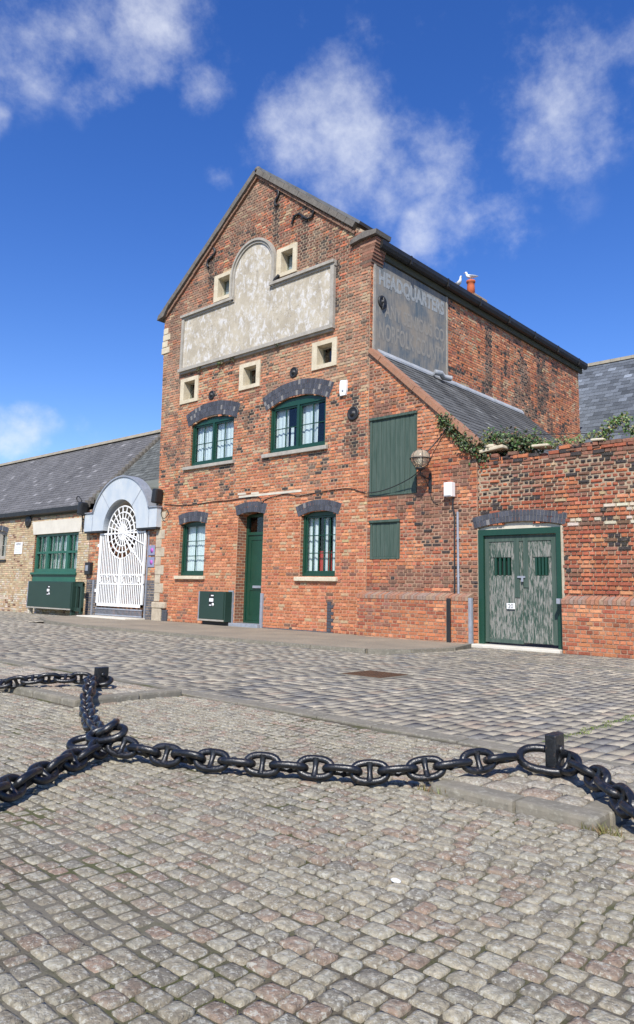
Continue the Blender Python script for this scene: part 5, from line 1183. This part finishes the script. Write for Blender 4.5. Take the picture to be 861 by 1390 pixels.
def tufts(name, spots, label, seed=1, h=.045, cols=((.13, .14, .04), (.20, .17, .07), (.25, .19, .09))):
    R = random.Random(seed); mb = MB()
    for (x, y, z, r, n) in spots:
        for k in range(n):
            a = R.uniform(0, 6.28); q = r*math.sqrt(R.random()); px, py = x+q*math.cos(a)*1.6, y+q*math.sin(a)*.5; hh = h*R.uniform(.4, 1.2); b = R.uniform(0, 6.28); dx, dy = math.cos(b)*.003, math.sin(b)*.003; lx, ly = R.gauss(0, .5)*hh, R.gauss(0, .5)*hh
            mb.add([(px-dx, py-dy, z), (px+dx, py+dy, z), (px+lx, py+ly, z+hh)], [(0, 1, 2)], 0, tuple(c*R.uniform(.8, 1.2) for c in R.choice(cols)))
    o = mb.build(name, [M['leaf']], None, fix=False); tag(o, label, 'grass', kind='stuff')
sp = [(-2.25+.07*k, 3.39, -.005, .05, 8) for k in range(14)]+[(-1.33, 3.35, 0, .06, 110), (-2.2, 3.36, 0, .06, 50)]+[(-5.9-.1*k, 3.47, -.005, .05, 8) for k in range(12)]
tufts('grass', sp, 'dry grass tufts along the foot of the granite plinth kerbs', 2)
R_ = random.Random(77); sp = []
for k in range(170):
    x = R_.uniform(-6, .5); y = R_.uniform(1.1, 4.4)
    if fbm(np.array([[x, y, 3.]]), .9)[0] > .5: sp.append((round(x/.096)*.096, round((y-.6)/.09)*.09+.6, -.012, .035, 26))
tufts('moss', sp, 'green moss in the joints between the foreground cobbles', 3, .012, ((.10, .14, .02), (.14, .18, .03), (.06, .08, .02)))
tufts('moss', [(-2.38+.03*math.sin(k), 5.1+.07*k, -.002, .03, 30) for k in range(26)], 'line of bright moss in a joint of the road setts, right side', 4, .014, ((.16, .22, .03), (.11, .15, .03)))

# ================================================================== SKY, SUN, CAMERA
sv = Vector((.60, -1.0, 1.15)).normalized(); el = math.asin(sv.z); az = math.atan2(sv.x, sv.y)
W = bpy.data.worlds.new('World'); S.world = W; W.use_nodes = True; t = W.node_tree; t.nodes.clear()
def N(ty, **k):
    x = t.nodes.new(ty)
    for a, v in k.items(): setattr(x, a, v)
    return x
Lk = t.links.new
out = N('ShaderNodeOutputWorld'); bg = N('ShaderNodeBackground'); bg.inputs[1].default_value = .15; Lk(bg.outputs[0], out.inputs[0])
sky = N('ShaderNodeTexSky', sky_type='NISHITA'); sky.sun_disc = False; sky.sun_elevation = el; sky.sun_rotation = az; sky.altitude = 0; sky.air_density = 1.0; sky.dust_density = .3; sky.ozone_density = 3.0
hs = N('ShaderNodeHueSaturation'); hs.inputs['Saturation'].default_value = 1.31; hs.inputs['Value'].default_value = 1.0; hs.inputs['Hue'].default_value = .518; Lk(sky.outputs[0], hs.inputs['Color'])
tc = N('ShaderNodeTexCoord')
def mth(op, a, b=0., c=None):
    x = N('ShaderNodeMath', operation=op)
    for i, v in enumerate((a, b) if c is None else (a, b, c)):
        if isinstance(v, (int, float)): x.inputs[i].default_value = v
        else: Lk(v, x.inputs[i])
    return x.outputs[0]
def nz(sc, det, dist=0., off=(0, 0, 0), st=(1, 1, 1), ro=.55):
    mp = N('ShaderNodeMapping'); mp.inputs['Location'].default_value = off; mp.inputs['Scale'].default_value = st; Lk(tc.outputs['Generated'], mp.inputs[0])
    x = N('ShaderNodeTexNoise'); x.inputs['Scale'].default_value = sc; x.inputs['Detail'].default_value = det; x.inputs['Roughness'].default_value = ro; x.inputs['Distortion'].default_value = dist; Lk(mp.outputs[0], x.inputs['Vector']); return x.outputs['Fac']
n1 = nz(8, 12, 0, st=(1, 1, 1.2), ro=.64); n2 = nz(7, 6, 0, (7, 7, 7))
wn = N('ShaderNodeTexNoise'); wn.inputs['Scale'].default_value = 5.5; wn.inputs['Detail'].default_value = 4; wn.inputs['Roughness'].default_value = .5; Lk(tc.outputs['Generated'], wn.inputs['Vector'])
wa = N('ShaderNodeVectorMath', operation='SUBTRACT'); Lk(wn.outputs['Color'], wa.inputs[0]); wa.inputs[1].default_value = (.5, .5, .5)
wb = N('ShaderNodeVectorMath', operation='SCALE'); Lk(wa.outputs[0], wb.inputs[0]); wb.inputs['Scale'].default_value = .15
wc = N('ShaderNodeVectorMath', operation='ADD'); Lk(wb.outputs[0], wc.inputs[0]); Lk(tc.outputs['Generated'], wc.inputs[1])
CL = [(-0.73, 0.331, 0.598, 0.118, 0.698), (-0.66, 0.418, 0.624, 0.131, 0.698), (-0.643, 0.481, 0.596, 0.079, 0.651), (-0.721, 0.413, 0.557, 0.068, 0.512), (-0.689, 0.359, 0.63, 0.096, 0.465), (-0.792, 0.317, 0.523, 0.033, 0.558), (-0.552, 0.624, 0.554, 0.129, 0.93), (-0.577, 0.576, 0.579, 0.081, 0.744), (-0.513, 0.671, 0.536, 0.07, 0.698), (-0.654, 0.566, 0.502, 0.042, 0.465), (-0.48, 0.583, 0.655, 0.067, 0.558), (-0.542, 0.548, 0.638, 0.033, 0.372), (-0.477, 0.637, 0.605, 0.058, 0.372), (-0.431, 0.71, 0.556, 0.116, 0.744), (-0.348, 0.736, 0.58, 0.156, 0.883), (-0.293, 0.772, 0.565, 0.067, 0.558), (-0.32, 0.717, 0.62, 0.108, 0.558), (-0.446, 0.768, 0.46, 0.12, 0.651), (-0.504, 0.739, 0.447, 0.086, 0.558), (-0.888, 0.42, 0.188, 0.054, 1.116), (-0.861, 0.47, 0.193, 0.037, 0.651), (-0.812, 0.542, 0.215, 0.038, 0.465), (-0.435, 0.622, 0.651, 0.065, 0.372)]
tot = None
for (vx, vy, vz, r, amp) in CL:
    dp = N('ShaderNodeVectorMath', operation='DISTANCE'); Lk(wc.outputs[0], dp.inputs[0]); dp.inputs[1].default_value = (vx, vy, vz)
    f = mth('MULTIPLY', mth('MAXIMUM', mth('SUBTRACT', 1.0, mth('DIVIDE', dp.outputs['Value'], r)), 0.0), amp)
    tot = f if tot is None else mth('MAXIMUM', tot, f)
n3 = nz(3.2, 8, .0, (2, 5, 1), (1.6, .8, 1.2), .6)
dens = mth('ADD', mth('MULTIPLY', tot, 1.25), mth('SUBTRACT', mth('ADD', mth('MULTIPLY', n1, 2.1), mth('MULTIPLY', n3, 2.0)), 2.24))
gate = mth('MINIMUM', mth('MULTIPLY', tot, 4.0), 1.0)
mr = N('ShaderNodeMapRange', interpolation_type='SMOOTHSTEP'); Lk(dens, mr.inputs[0]); mr.inputs[1].default_value = 0; mr.inputs[2].default_value = 1.35; mr.inputs[3].default_value = 0; mr.inputs[4].default_value = .85
al = mth('MULTIPLY', mr.outputs[0], gate)
cc = N('ShaderNodeMix', data_type='RGBA'); Lk(n2, cc.inputs[0]); cc.inputs[6].default_value = (4.2, 4.5, 5.2, 1); cc.inputs[7].default_value = (6.0, 6.1, 6.3, 1)
mx = N('ShaderNodeMix', data_type='RGBA'); Lk(al, mx.inputs[0]); Lk(hs.outputs[0], mx.inputs[6]); Lk(cc.outputs[2], mx.inputs[7]); Lk(mx.outputs[2], bg.inputs[0])
sun = bpy.data.lights.new('sun', 'SUN'); sun.energy = 5.0; sun.angle = rad(.53); sun.color = (1, .96, .89)
so = bpy.data.objects.new('sun', sun); COL.objects.link(so); so.rotation_euler = sv.to_track_quat('Z', 'Y').to_euler(); so.location = (0, 0, 30)

cam = bpy.data.cameras.new('camera'); co = bpy.data.objects.new('camera', cam); COL.objects.link(co)
R3 = Matrix(((.742, .085, .665), (.670, -.130, -.731), (.024, .988, -.153)))
q = R3.to_quaternion(); q.normalize(); co.rotation_mode = 'QUATERNION'; co.rotation_quaternion = q; co.location = (0, 0, 1.0)
cam.sensor_fit = 'AUTO'; cam.sensor_width = 36; cam.lens = 36*996/1390; cam.shift_y = -45/1390; cam.clip_end = 2000; cam.clip_start = .05
S.camera = co
S.view_settings.view_transform = 'Standard'; S.view_settings.look = 'None'; S.view_settings.exposure = .32; S.view_settings.gamma = 1
S.render.engine = 'CYCLES'; S.cycles.max_bounces = 6
